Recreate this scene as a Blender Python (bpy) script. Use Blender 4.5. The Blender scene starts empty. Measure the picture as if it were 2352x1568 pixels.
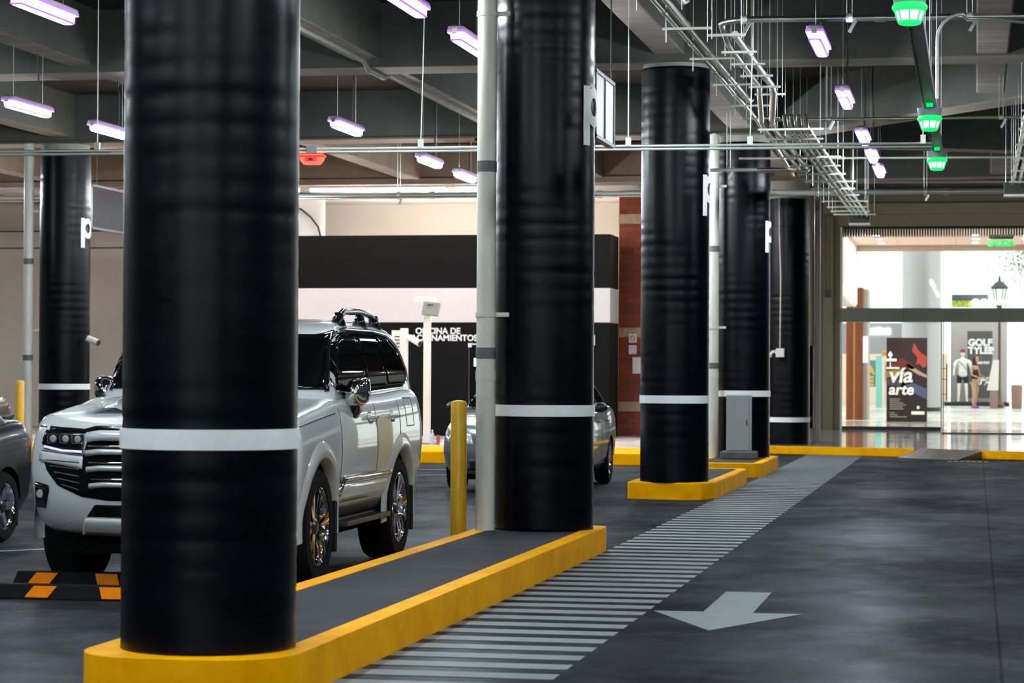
import bpy, bmesh, math, random
from mathutils import Vector, Matrix
from mathutils.bvhtree import BVHTree
random.seed(7)
PI = math.pi
sc = bpy.context.scene
COL = sc.collection

# ------------------------------------------------------------------ camera, world, exposure
cam_d = bpy.data.cameras.new('camera')
cam = bpy.data.objects.new('camera', cam_d); COL.objects.link(cam)
cam_d.sensor_width = 36.0
cam_d.lens = 36.0 * 5650 / 2352
cam_d.clip_start = 0.1; cam_d.clip_end = 400
cam_d.dof.use_dof = True; cam_d.dof.focus_distance = 20.0; cam_d.dof.aperture_fstop = 5.0
cam.matrix_world = (Matrix.Translation((0, 0, 1.47)) @ Matrix.Rotation(math.radians(10.67), 4, 'Z')
                    @ Matrix.Rotation(PI / 2 + math.atan(70 / 5650), 4, 'X') @ Matrix.Rotation(0.005, 4, 'Z'))
sc.camera = cam
sc.view_settings.view_transform = 'Standard'
sc.view_settings.look = 'None'
sc.view_settings.gamma = 1.0
sc.view_settings.use_curve_mapping = False
sc.view_settings.exposure = 2.7
LAMP = 30.0          # emission of the hanging tube lights
w = bpy.data.worlds.new('daylight'); sc.world = w; w.use_nodes = True
w.node_tree.nodes['Background'].inputs[0].default_value = (1.0, 0.985, 0.96, 1)
w.node_tree.nodes['Background'].inputs[1].default_value = .30
try:
    sc.cycles.max_bounces = 8; sc.cycles.diffuse_bounces = 4; sc.cycles.glossy_bounces = 4
    sc.cycles.transparent_max_bounces = 12; sc.cycles.sample_clamp_indirect = 6.0
    sc.cycles.caustics_reflective = False; sc.cycles.caustics_refractive = False
except Exception:
    pass

# ------------------------------------------------------------------ materials
MATS = {}
def mat(name, col, rough=0.5, metal=0.0, noise=0.0, nscale=4.0, bump=0.0, bscale=20.0, coat=0.0, emit=None, estr=0.0,
        stretch=(1, 1, 1), spec=0.5, rvar=0.0):
    if name in MATS: return MATS[name]
    m = bpy.data.materials.new(name); m.use_nodes = True
    nt = m.node_tree; b = nt.nodes['Principled BSDF']
    b.inputs['Base Color'].default_value = (*col, 1); b.inputs['Roughness'].default_value = rough
    b.inputs['Metallic'].default_value = metal
    b.inputs['Specular IOR Level'].default_value = spec
    if coat: b.inputs['Coat Weight'].default_value = coat; b.inputs['Coat Roughness'].default_value = 0.03
    if emit: b.inputs['Emission Color'].default_value = (*emit, 1); b.inputs['Emission Strength'].default_value = estr
    if noise or bump or rvar:
        tc = nt.nodes.new('ShaderNodeTexCoord'); mp = nt.nodes.new('ShaderNodeMapping')
        mp.inputs['Scale'].default_value = stretch
        nt.links.new(tc.outputs['Object'], mp.inputs[0])
    if noise or rvar:
        n = nt.nodes.new('ShaderNodeTexNoise'); n.inputs['Scale'].default_value = nscale; n.inputs['Detail'].default_value = 6
        n.inputs['Roughness'].default_value = 0.62
        nt.links.new(mp.outputs[0], n.inputs['Vector'])
    if noise:
        r = nt.nodes.new('ShaderNodeValToRGB')
        r.color_ramp.elements[0].position = 0.3; r.color_ramp.elements[1].position = 0.72
        r.color_ramp.elements[0].color = (*[max(0, c * (1 - noise)) for c in col], 1)
        r.color_ramp.elements[1].color = (*[min(1, c * (1 + noise * .8)) for c in col], 1)
        nt.links.new(n.outputs['Fac'], r.inputs[0]); nt.links.new(r.outputs[0], b.inputs['Base Color'])
    if rvar:
        mr = nt.nodes.new('ShaderNodeMapRange')
        mr.inputs['From Min'].default_value = .3; mr.inputs['From Max'].default_value = .7
        mr.inputs['To Min'].default_value = max(0, rough - rvar); mr.inputs['To Max'].default_value = min(1, rough + rvar)
        nt.links.new(n.outputs['Fac'], mr.inputs[0]); nt.links.new(mr.outputs[0], b.inputs['Roughness'])
    if bump:
        n2 = nt.nodes.new('ShaderNodeTexNoise'); n2.inputs['Scale'].default_value = bscale; n2.inputs['Detail'].default_value = 5
        nt.links.new(mp.outputs[0], n2.inputs['Vector'])
        bp = nt.nodes.new('ShaderNodeBump'); bp.inputs['Strength'].default_value = bump; bp.inputs['Distance'].default_value = 0.02
        nt.links.new(n2.outputs['Fac'], bp.inputs['Height']); nt.links.new(bp.outputs[0], b.inputs['Normal'])
    MATS[name] = m
    return m

def emis(name, col, s):
    return mat(name, (0.02, 0.02, 0.02), 0.6, emit=col, estr=s)

M_wrap = mat('black_wrap', (0.0007, 0.0010, 0.0034), 0.32, spec=.17, noise=.5, nscale=3, bump=.03, bscale=5, stretch=(1, 1, 2.5), rvar=.05)
M_band = mat('white_band', (.82, .85, .86), .35, noise=.08, nscale=8)
M_conc = mat('beam_concrete', (.076, .077, .066), .85, noise=.28, nscale=1.3, bump=.25, bscale=14)
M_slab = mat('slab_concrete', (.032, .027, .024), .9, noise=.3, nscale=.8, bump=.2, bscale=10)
M_concb = mat('warm_lit_concrete', (.155, .105, .072), .85, noise=.25, nscale=1.3, bump=.25, bscale=14)  # warm office light on the far bays, put into the colour
M_soffit = mat('bounce_lit_soffit', (.25, .21, .185), .85, noise=.3, nscale=2.5, bump=.3, bscale=9, stretch=(.4, 1.5, 1))  # paler, pinker undersides: floor bounce light put into the colour
M_cap = mat('capital_concrete', (.28, .275, .235), .8, noise=.15, nscale=3)
M_cream = mat('cream_paint', (.66, .59, .515), .75, noise=.06, nscale=.7)
M_beige = mat('beige_paint', (.27, .225, .145), .6, noise=.10, nscale=.8)
M_white = mat('white_paint', (.78, .76, .73), .5, noise=.04, nscale=2)
M_blackp = mat('black_panel', (.0028, .002, .0022), .6, spec=.15, noise=.25, nscale=2)
M_lilac = mat('pale_panel', (.70, .64, .63), .5, noise=.03, nscale=2)
M_yellow = mat('yellow_paint', (1.0, .41, .0), .6, spec=.04, noise=.22, nscale=3.0, bump=.15, bscale=25)
M_yelp = mat('yellow_steel', (.75, .43, .008), .35, noise=.12, nscale=6)
M_island = mat('island_concrete', (.036, .039, .045), .85, spec=.2, noise=.3, nscale=2.2, bump=.15, bscale=40)
M_pvc = mat('painted_pipe', (.60, .60, .53), .45, noise=.16, nscale=4, stretch=(1, 1, .35))
M_pvcband = mat('pipe_band', (.10, .115, .105), .5, noise=.2, nscale=6)
M_steel = mat('galvanised_steel', (.55, .55, .52), .28, metal=1.0, noise=.15, nscale=10)
M_rail = mat('rail_aluminium', (.62, .66, .60), .4, metal=.6)
M_dark = mat('dark_plastic', (.012, .012, .014), .4)
M_rubber = mat('tyre_rubber', (.006, .006, .0065), .8, spec=.15, noise=.2, nscale=12)
M_chrome = mat('chrome', (.82, .82, .86), .06, metal=1.0)
M_rimdark = mat('rim_grey', (.10, .10, .115), .25, metal=.9)
M_glass = mat('dark_glass', (.002, .002, .003), .03, spec=.07)
M_black = mat('gloss_black', (.006, .006, .009), .12, coat=.5)
M_well = mat('wheel_well_black', (.003, .003, .003), .9, spec=.1)
M_suvw = mat('pearl_white_paint', (.56, .61, .62), .28, coat=1.0)
M_silver = mat('silver_paint', (.14, .168, .18), .28, metal=.35, coat=1.0)
M_teal = mat('dark_teal_paint', (.007, .014, .018), .22, spec=.10, coat=.16)
M_taupe = mat('taupe_paint', (.16, .14, .125), .3, metal=.3, coat=1.0)
M_orange = mat('orange_reflector', (.80, .215, .001), .5, spec=.08, noise=.1, nscale=20)
M_grey = mat('grey_enamel', (.26, .285, .295), .45, noise=.05, nscale=3)
M_light = emis('lamp_white', (.86, .95, 1.0), LAMP)
M_violet = emis('lens_fringe_violet', (.22, .07, 1.0), .42)  # violet lens fringe round the lamps, built as glowing strips
M_house = mat('lamp_housing', (.42, .40, .40), .5)
M_gwhite = emis('signal_white', (.80, .95, .95), .42)
M_green = emis('signal_green', (.0, 1.0, .16), .20)
M_red = emis('signal_red', (1.0, .03, .02), .19)
M_redl = emis('signal_red_pale', (1.0, .16, .07), .22)
M_clear = mat('clear_grey_plastic', (.35, .40, .40), .2)
M_paintw = mat('road_paint', (.20, .225, .23), .6, spec=.25, noise=.16, nscale=5, bump=.1, bscale=40, rvar=.15)
M_brick = None
M_wood = mat('brown_wood', (.23, .062, .016), .35, noise=.35, nscale=3, stretch=(4, 4, .25))
M_woodpale = mat('pale_wood', (.50, .30, .12), .4)
M_text = mat('white_lettering', (.85, .85, .84), .5)
M_skin = mat('skin', (.50, .27, .16), .6)
M_skinp = mat('tan_tights', (.50, .33, .20), .6)
M_hair = mat('dark_hair', (.025, .012, .01), .5)
M_purple = mat('purple_shoe', (.25, .04, .45), .5)
M_leaf = mat('leaf_green', (.09, .15, .05), .6, noise=.5, nscale=6)

def thin_glass(name, tint=(.93, .97, .95), refl=.10):
    m = bpy.data.materials.new(name); m.use_nodes = True; nt = m.node_tree
    for n in list(nt.nodes): nt.nodes.remove(n)
    out = nt.nodes.new('ShaderNodeOutputMaterial'); mx = nt.nodes.new('ShaderNodeMixShader')
    tr = nt.nodes.new('ShaderNodeBsdfTransparent'); tr.inputs[0].default_value = (*tint, 1)
    gl = nt.nodes.new('ShaderNodeBsdfGlossy'); gl.inputs['Roughness'].default_value = .01
    lw = nt.nodes.new('ShaderNodeLayerWeight'); lw.inputs[0].default_value = .12
    nt.links.new(lw.outputs['Fresnel'], mx.inputs[0]); nt.links.new(tr.outputs[0], mx.inputs[1])
    nt.links.new(gl.outputs[0], mx.inputs[2]); nt.links.new(mx.outputs[0], out.inputs[0])
    return m
M_pane = thin_glass('clear_glass')
def tinted_glass():
    m = bpy.data.materials.new('tinted_glass'); m.use_nodes = True; nt = m.node_tree
    for n in list(nt.nodes): nt.nodes.remove(n)
    out = nt.nodes.new('ShaderNodeOutputMaterial'); mx = nt.nodes.new('ShaderNodeMixShader'); mx.inputs[0].default_value = .05
    df = nt.nodes.new('ShaderNodeBsdfDiffuse'); df.inputs[0].default_value = (.003, .003, .004, 1)
    gl = nt.nodes.new('ShaderNodeBsdfGlossy'); gl.inputs['Roughness'].default_value = .02
    nt.links.new(df.outputs[0], mx.inputs[1]); nt.links.new(gl.outputs[0], mx.inputs[2]); nt.links.new(mx.outputs[0], out.inputs[0])
    return m
M_glass = tinted_glass()

def brick_mat():
    m = bpy.data.materials.new('brick_courses'); m.use_nodes = True; nt = m.node_tree; b = nt.nodes['Principled BSDF']
    tc = nt.nodes.new('ShaderNodeTexCoord'); mp = nt.nodes.new('ShaderNodeMapping')
    mp.inputs['Rotation'].default_value = (PI / 2, 0, 0)
    br = nt.nodes.new('ShaderNodeTexBrick'); br.inputs['Scale'].default_value = 1.0
    br.inputs['Brick Width'].default_value = .30; br.inputs['Row Height'].default_value = .11; br.inputs['Mortar Size'].default_value = .006
    br.inputs['Color1'].default_value = (.32, .062, .026, 1); br.inputs['Color2'].default_value = (.21, .044, .02, 1)
    br.inputs['Mortar'].default_value = (.12, .055, .035, 1)
    nt.links.new(tc.outputs['Object'], mp.inputs[0]); nt.links.new(mp.outputs[0], br.inputs['Vector'])
    nt.links.new(br.outputs['Color'], b.inputs['Base Color']); b.inputs['Roughness'].default_value = .8
    return m
M_brick = brick_mat()

def floor_mat(name, base, rough, joints, tile=None):
    """polished concrete: mottled grey, slightly glossy, dark wheel scuffs, saw-cut joints at given X and Y lines"""
    m = bpy.data.materials.new(name); m.use_nodes = True; nt = m.node_tree; b = nt.nodes['Principled BSDF']
    L = nt.links.new
    geo = nt.nodes.new('ShaderNodeNewGeometry')
    n1 = nt.nodes.new('ShaderNodeTexNoise'); n1.inputs['Scale'].default_value = .55; n1.inputs['Detail'].default_value = 8; n1.inputs['Roughness'].default_value = .65
    mp = nt.nodes.new('ShaderNodeMapping'); mp.inputs['Scale'].default_value = (1.0, .55, 1)
    L(geo.outputs['Position'], mp.inputs[0]); L(mp.outputs[0], n1.inputs['Vector'])
    r = nt.nodes.new('ShaderNodeValToRGB')
    r.color_ramp.elements[0].position = .32; r.color_ramp.elements[1].position = .75
    r.color_ramp.elements[0].color = (*[c * .72 for c in base], 1); r.color_ramp.elements[1].color = (*[min(1, c * 1.45) for c in base], 1)
    L(n1.outputs['Fac'], r.inputs[0])
    col = r.outputs[0]
    sep = nt.nodes.new('ShaderNodeSeparateXYZ'); L(geo.outputs['Position'], sep.inputs[0])
    mask = None
    for ax, v, wd in joints:
        s = nt.nodes.new('ShaderNodeMath'); s.operation = 'SUBTRACT'; L(sep.outputs[ax], s.inputs[0]); s.inputs[1].default_value = v
        a = nt.nodes.new('ShaderNodeMath'); a.operation = 'ABSOLUTE'; L(s.outputs[0], a.inputs[0])
        c = nt.nodes.new('ShaderNodeMath'); c.operation = 'LESS_THAN'; L(a.outputs[0], c.inputs[0]); c.inputs[1].default_value = wd
        if mask is None: mask = c.outputs[0]
        else:
            mx = nt.nodes.new('ShaderNodeMath'); mx.operation = 'MAXIMUM'; L(mask, mx.inputs[0]); L(c.outputs[0], mx.inputs[1]); mask = mx.outputs[0]
    if mask is not None:
        mi = nt.nodes.new('ShaderNodeMix'); mi.data_type = 'RGBA'
        L(mask, mi.inputs['Factor']); L(col, mi.inputs['A']); mi.inputs['B'].default_value = (*[c * .08 for c in base], 1)
        col = mi.outputs['Result']
    if tile:
        br = nt.nodes.new('ShaderNodeTexBrick'); br.offset = 0; br.inputs['Scale'].default_value = 1
        br.inputs['Brick Width'].default_value = tile; br.inputs['Row Height'].default_value = tile; br.inputs['Mortar Size'].default_value = .004
        br.inputs['Color1'].default_value = (1, 1, 1, 1); br.inputs['Color2'].default_value = (.9, .9, .9, 1); br.inputs['Mortar'].default_value = (.4, .4, .4, 1)
        L(geo.outputs['Position'], br.inputs['Vector'])
        mu = nt.nodes.new('ShaderNodeMix'); mu.data_type = 'RGBA'; mu.blend_type = 'MULTIPLY'; mu.inputs['Factor'].default_value = 1
        L(col, mu.inputs['A']); L(br.outputs['Color'], mu.inputs['B']); col = mu.outputs['Result']
    L(col, b.inputs['Base Color'])
    n2 = nt.nodes.new('ShaderNodeTexNoise'); n2.inputs['Scale'].default_value = 1.7; n2.inputs['Detail'].default_value = 6
    mp2 = nt.nodes.new('ShaderNodeMapping'); mp2.inputs['Scale'].default_value = (1, .6, 1)
    L(geo.outputs['Position'], mp2.inputs[0]); L(mp2.outputs[0], n2.inputs['Vector'])
    mr = nt.nodes.new('ShaderNodeMapRange'); mr.inputs['From Min'].default_value = .3; mr.inputs['From Max'].default_value = .7
    mr.inputs['To Min'].default_value = rough[0]; mr.inputs['To Max'].default_value = rough[1]
    L(n2.outputs['Fac'], mr.inputs[0]); L(mr.outputs[0], b.inputs['Roughness'])
    if not tile:
        out = nt.nodes['Material Output']; mx = nt.nodes.new('ShaderNodeMixShader'); mx.inputs[0].default_value = .055
        df = nt.nodes.new('ShaderNodeBsdfDiffuse'); gl = nt.nodes.new('ShaderNodeBsdfGlossy'); gl.inputs['Color'].default_value = (.9, .93, 1, 1)
        n3 = nt.nodes.new('ShaderNodeTexNoise'); n3.inputs['Scale'].default_value = 1.9; n3.inputs['Detail'].default_value = 10; n3.inputs['Roughness'].default_value = .72
        L(geo.outputs['Position'], n3.inputs['Vector'])
        r3 = nt.nodes.new('ShaderNodeValToRGB'); r3.color_ramp.elements[0].position = .50; r3.color_ramp.elements[1].position = .78
        r3.color_ramp.elements[0].color = (1, 1, 1, 1); r3.color_ramp.elements[1].color = (3.4, 3.25, 3.0, 1)
        L(n3.outputs['Fac'], r3.inputs[0])
        m3 = nt.nodes.new('ShaderNodeMix'); m3.data_type = 'RGBA'; m3.blend_type = 'MULTIPLY'; m3.inputs['Factor'].default_value = 1
        L(col, m3.inputs['A']); L(r3.outputs[0], m3.inputs['B']); col = m3.outputs['Result']
        m4 = nt.nodes.new('ShaderNodeMapRange'); m4.inputs['From Min'].default_value = .35; m4.inputs['From Max'].default_value = .7
        m4.inputs['To Min'].default_value = .03; m4.inputs['To Max'].default_value = .10
        L(n1.outputs['Fac'], m4.inputs[0]); L(m4.outputs[0], mx.inputs[0])
        L(col, df.inputs['Color']); L(mr.outputs[0], gl.inputs['Roughness']); L(df.outputs[0], mx.inputs[1]); L(gl.outputs[0], mx.inputs[2]); L(mx.outputs[0], out.inputs['Surface'])
    return m
M_floor = floor_mat('polished_concrete', (.017, .0195, .0235), (.28, .42),
                    [('X', .13, .008), ('X', -3.5, .006), ('Y', 19.6, .008), ('Y', 28.5, .045), ('Y', 37.15, .07), ('Y', 10.6, .008)])
M_tile = floor_mat('polished_tile', (.36, .34, .32), (.05, .11), [], tile=.6)
M_plaza = floor_mat('plaza_paving', (.55, .53, .50), (.18, .35), [], tile=.9)
M_pave = floor_mat('office_paving', (.42, .34, .31), (.6, .8), [])

# ------------------------------------------------------------------ mesh helpers
class MB:
    def __init__(s): s.v = []; s.f = []
    def add(s, vs, fs):
        o = len(s.v); s.v += [Vector(p) for p in vs]; s.f += [tuple(i + o for i in f) for f in fs]; return s
    def box(s, c, d, rot=None):
        x, y, z = d[0] / 2, d[1] / 2, d[2] / 2
        vs = [Vector((a * x, b * y, e * z)) for e in (-1, 1) for b in (-1, 1) for a in (-1, 1)]
        if rot is not None: vs = [rot @ p for p in vs]
        vs = [p + Vector(c) for p in vs]
        return s.add(vs, [(0, 2, 3, 1), (4, 5, 7, 6), (0, 1, 5, 4), (2, 6, 7, 3), (0, 4, 6, 2), (1, 3, 7, 5)])
    def bb(s, x0, x1, y0, y1, z0, z1):
        return s.box(((x0 + x1) / 2, (y0 + y1) / 2, (z0 + z1) / 2), (x1 - x0, y1 - y0, z1 - z0))
    def tube(s, pts, r, n=10, caps=True):
        pts = [Vector(p) for p in pts]; rs = r if isinstance(r, (list, tuple)) else [r] * len(pts)
        vs = []; fs = []; up = None
        for i, p in enumerate(pts):
            a = pts[max(0, i - 1)]; b = pts[min(len(pts) - 1, i + 1)]; t = (b - a).normalized()
            if up is None:
                up = Vector((0, 0, 1)) if abs(t.z) < .9 else Vector((1, 0, 0))
            u = t.cross(up).normalized(); v = u.cross(t).normalized(); up = v
            for k in range(n):
                an = 2 * PI * k / n; vs.append(p + (u * math.cos(an) + v * math.sin(an)) * rs[i])
        for i in range(len(pts) - 1):
            for k in range(n):
                a = i * n + k; b = i * n + (k + 1) % n; fs.append((a, b, b + n, a + n))
        if caps: fs.append(tuple(range(n - 1, -1, -1))); fs.append(tuple(range((len(pts) - 1) * n, len(pts) * n)))
        return s.add(vs, fs)
    def lathe(s, prof, n=24, c=(0, 0, 0), axis='Z', caps=True):
        vs = []; fs = []
        for r, h in prof:
            for k in range(n):
                a = 2 * PI * k / n; x, y = r * math.cos(a), r * math.sin(a)
                p = Vector((x, y, h)) if axis == 'Z' else Vector((h, x, y)) if axis == 'X' else Vector((x, h, y))
                vs.append(p + Vector(c))
        for i in range(len(prof) - 1):
            for k in range(n):
                a = i * n + k; b = i * n + (k + 1) % n; fs.append((a, b, b + n, a + n))
        if caps:
            fs.append(tuple(range(n - 1, -1, -1))); fs.append(tuple(range((len(prof) - 1) * n, len(prof) * n)))
        return s.add(vs, fs)
    def prism(s, poly, z0, z1):
        n = len(poly); vs = [(x, y, z0) for x, y in poly] + [(x, y, z1) for x, y in poly]
        fs = [tuple(range(n - 1, -1, -1)), tuple(range(n, 2 * n))] + [(i, (i + 1) % n, n + (i + 1) % n, n + i) for i in range(n)]
        return s.add(vs, fs)
    def loft(s, rings, cap0=True, cap1=True):
        n = len(rings[0]); vs = [p for r in rings for p in r]; fs = []
        for i in range(len(rings) - 1):
            for k in range(n):
                a = i * n + k; b = i * n + (k + 1) % n; fs.append((a, b, b + n, a + n))
        if cap0: fs.append(tuple(range(n - 1, -1, -1)))
        if cap1: fs.append(tuple(range((len(rings) - 1) * n, len(rings) * n)))
        return s.add(vs, fs)
    def grid(s, rows):
        nu = len(rows[0]); vs = [p for r in rows for p in r]; fs = []
        for i in range(len(rows) - 1):
            for j in range(nu - 1):
                a = i * nu + j; fs.append((a, a + 1, a + nu + 1, a + nu))
        return s.add(vs, fs)
    def build(s, name, m, parent=None, smooth=False, bevel=0, local=True, fix=True, auto=None):
        me = bpy.data.meshes.new(name)
        vs = s.v
        if parent is not None and not local:
            inv = parent.matrix_world.inverted() if parent.matrix_world != Matrix() else Matrix.Translation(-parent.location)
            vs = [inv @ p for p in vs]
        me.from_pydata([tuple(p) for p in vs], [], s.f)
        if fix:
            bm = bmesh.new(); bm.from_mesh(me); bmesh.ops.recalc_face_normals(bm, faces=bm.faces); bm.to_mesh(me); bm.free()
        if m is not None: me.materials.append(m)
        if smooth or auto:
            me.polygons.foreach_set('use_smooth', [True] * len(me.polygons))
        if auto:
            me.set_sharp_from_angle(angle=math.radians(auto))
        me.update()
        o = bpy.data.objects.new(name, me); COL.objects.link(o)
        if parent is not None: o.parent = parent
        if bevel:
            b = o.modifiers.new('bevel', 'BEVEL'); b.width = bevel; b.segments = 2; b.limit_method = 'ANGLE'
        return o

def tag(o, label, cat, group=None, kind=None):
    o['label'] = label; o['category'] = cat
    if group: o['group'] = group
    if kind: o['kind'] = kind
    return o
def thing(name, label, cat, loc=(0, 0, 0), rz=0.0, group=None):
    o = bpy.data.objects.new(name, None); COL.objects.link(o); o.empty_display_size = .1
    o.location = loc; o.rotation_euler = (0, 0, rz)
    o.matrix_world = Matrix.Translation(loc) @ Matrix.Rotation(rz, 4, 'Z')
    return tag(o, label, cat, group)
def struct(o): o['kind'] = 'structure'; return o
def dup(root, loc, label, rz=None, group=None):
    r = root.copy(); COL.objects.link(r); r.location = loc
    if rz is not None: r.rotation_euler = (0, 0, rz)
    r['label'] = label
    if group: r['group'] = group
    for ch in list(root.children):
        c = ch.copy(); COL.objects.link(c); c.parent = r
        for g in list(ch.children):
            d = g.copy(); COL.objects.link(d); d.parent = c
    return r
def bake(o):
    dg = bpy.context.evaluated_depsgraph_get()
    me = bpy.data.meshes.new_from_object(o.evaluated_get(dg)); old = o.data
    o.modifiers.clear(); o.data = me
    return o
ORD = ['first', 'second', 'third', 'fourth', 'fifth', 'sixth', 'seventh', 'eighth', 'ninth', 'tenth', 'eleventh', 'twelfth', 'thirteenth', 'fourteenth', 'fifteenth', 'sixteenth']
def text_mesh(body, size, align='LEFT', bold=0.0, extrude=0.002, shear=0.0, space=1.0, line=1.0):
    c = bpy.data.curves.new('lettering', 'FONT'); c.body = body; c.size = size; c.align_x = align
    c.extrude = extrude; c.offset = bold; c.shear = shear; c.space_character = space; c.space_line = line
    o = bpy.data.objects.new('lettering', c); COL.objects.link(o)
    dg = bpy.context.evaluated_depsgraph_get(); me = bpy.data.meshes.new_from_object(o.evaluated_get(dg))
    bpy.data.objects.remove(o); bpy.data.curves.remove(c)
    return me
def text_part(body, size, loc, parent, m, rot=(PI / 2, 0, 0), name='lettering', **k):
    me = text_mesh(body, size, **k); me.materials.clear(); me.materials.append(m)
    o = bpy.data.objects.new(name, me); COL.objects.link(o); o.location = loc; o.rotation_euler = rot
    if parent is not None: o.parent = parent
    return o

# ------------------------------------------------------------------ the setting
COLX, COLXL = -3.47, -14.4
ROWS = [10.9, 19.75, 28.75, 37.55, 46.6]
ZB, ZS = 5.08, 5.86
def slab(name, x0, x1, y0, y1, z0, z1, m):
    return struct(MB().bb(x0, x1, y0, y1, z0, z1).build(name, m))
slab('floor', -32, 12, -14, 47.5, -.2, 0, M_floor)
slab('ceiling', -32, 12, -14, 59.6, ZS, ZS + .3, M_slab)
slab('wall_rear', -10, 5.5, -9.3, -9, -.2, ZS, M_white)
slab('wall_rear_dark', -32, -10, -12, -11.7, -.2, ZS, M_conc)
slab('wall_rear_side', 5.5, 12, -12, -11.7, -.2, ZS, M_conc)
slab('wall_rear_return', -10.3, -10, -11.7, -9, -.2, ZS, M_conc)
slab('wall_rear_corner', 5.5, 5.8, -11.7, -9, -.2, ZS, M_conc)
slab('wall_left', -32.3, -32, -14, 60, -.2, ZS, M_cream)
slab('wall_right', 9, 9.3, -14, 47.5, -.2, ZS, mat('dark_render', (.045, .043, .042), .8))
slab('wall_back', -32, -6.6, 52.4, 52.7, -.2, ZS, M_cream)
slab('wall_side', -6.9, -6.6, 49.7, 52.4, -.2, ZS, M_cream)
slab('wall_entrance', -7.2, -3.17, 59.05, 59.4, -.2, ZS, M_beige)
slab('wall_header', -3.17, 9.3, 59.05, 59.3, 4.985, ZS, M_beige)
slab('wall_link', -7.4, -7.1, 52.4, 59.4, -.2, ZS, M_beige)
slab('trim_1', -3.56, -3.33, 58.75, 59.05, .14, 5.2, M_beige)          # pilaster beside the glass
slab('trim_2', -3.56, 9.0, 58.78, 59.05, 5.25, 5.5, M_beige)           # ledge above the glass
slab('wall_hall', 9, 9.3, 47.5, 59.2, -.2, ZS, M_beige)

# raised tiled walkway in front of the glass, its yellow kerb runs at a slant
kp = [(-4.6, 45.38), (-3.706, 45.0), (-1.06, 44.22), (.07, 43.5), (.823, 43.06), (9.0, 39.4)]
inner = [(x + .02, y + .16) for x, y in kp]
wk = MB().prism([(x, y + .14) for x, y in kp] + [(9.0, 60.2), (-7.1, 60.2), (-7.1, 47.0), (-4.6, 47.0)], -.1, .14)
struct(wk.build('floor_walkway', M_tile))
kb = MB()
def kerb_run(pts, wd, z1):
    a = [(x, y) for x, y in pts]; b = [(x + .02, y + wd) for x, y in reversed(pts)]
    return a + b
tag(MB().prism(kerb_run(kp[:3] + [(-1.06 + .0, 44.22)], .15, .145), 0, .146).build('kerb', M_yellow, bevel=.015),
    'yellow painted kerb along the shiny tiled walkway before the glass doors', 'kerb')
tag(MB().prism(kerb_run([(.07, 43.5), (.823, 43.06), (8.96, 39.42)], .15, .145), 0, .146).build('kerb', M_yellow, bevel=.015),
    'yellow painted kerb beyond the metal ramp plate', 'kerb')
rp = thing('ramp_plate', 'grey metal ramp plate bridging the gap in the yellow kerb', 'ramp', (-.55, 43.3, 0))
MB().add([(-1.35, 43.55, .005), (-.30, 42.84, .005), (.16, 43.55, .15), (-.95, 44.28, .15),
          (-1.35, 43.55, .0), (-.30, 42.84, .0), (.16, 43.55, .0), (-.95, 44.28, .0)],
         [(0, 1, 2, 3), (4, 7, 6, 5), (0, 4, 5, 1), (1, 5, 6, 2), (2, 6, 7, 3), (3, 7, 4, 0)]).build('plate', mat('ramp_steel', (.16, .15, .15), .35, metal=.5, noise=.4, nscale=3, stretch=(3, .6, 1)), rp, local=False)
dr = MB()
for k in range(7): dr.box((-.42 + .10 * k, 41.9 - .01 * k, .004), (.06, .34, .008))
tag(dr.build('drain_grate', M_dark), 'dark slotted drain grate in the concrete before the ramp plate', 'drain')

# lobby and plaza beyond the glass
slab('floor_lobby', -7.4, 9.3, 60.2, 70, -.2, .14, floor_mat('lobby_tile', (.62, .58, .54), (.06, .14), [], tile=.6))
pz = MB().add([(-14, 70, .14), (16, 70, .14), (16, 82, .33), (-14, 82, .33), (16, 125, .33), (-14, 125, .33)], [(0, 1, 2, 3), (3, 2, 4, 5)])
struct(pz.build('floor_plaza', M_plaza))
M_lob = mat('lobby_ceiling_panel', (.90, .69, .59), .6, noise=.04, nscale=2)
cl = MB()
for x0, x1 in ((-3.17, -2.03), (-2.02, -.52), (-.51, 1.2), (1.21, 9)):
    cl.bb(x0, x1, 59.3, 67.3, 4.95, 5.02)
struct(cl.build('ceiling_lobby', M_lob))
struct(MB().bb(-3.4, 9, 67.3, 67.7, 4.80, 5.3).build('trim_3', mat('fascia_tan', (.50, .40, .34), .6)))
slab('roof_lobby', -3.4, 9.3, 59.0, 67.7, 5.86, 6.0, M_slab)
slab('wall_lobby', -3.45, -3.17, 59.4, 67.7, 3.35, 5.86, M_white)
slab('wall_lobby_low', -4.6, -4.4, 59.4, 70, .14, 3.35, M_white)
slab('wall_lobby_soffit', -4.6, -3.2, 59.4, 67.7, 3.30, 3.35, M_white)
slab('wall_lobby_right', 9, 9.3, 59.2, 67.7, .14, 5.86, M_white)
sl = MB()
x = -3.15
while x < 8.9:
    sl.bb(x, x + .027, 59.32, 59.95, 4.76, 4.95); x += .063
sl.bb(-3.17, 9, 59.28, 59.33, 4.93, 4.985)
tag(sl.build('slatted_ceiling', M_dark), 'black slatted baffle ceiling strip just inside the top of the glass front', 'ceiling baffle')

for n_, z_ in ((5, 4.58), (6, 4.20)):
    struct(MB().bb(-31.9, -16.2, 52.37, 52.41, z_ - .012, z_ + .012).build('trim_%d' % n_, M_dark))
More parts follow.
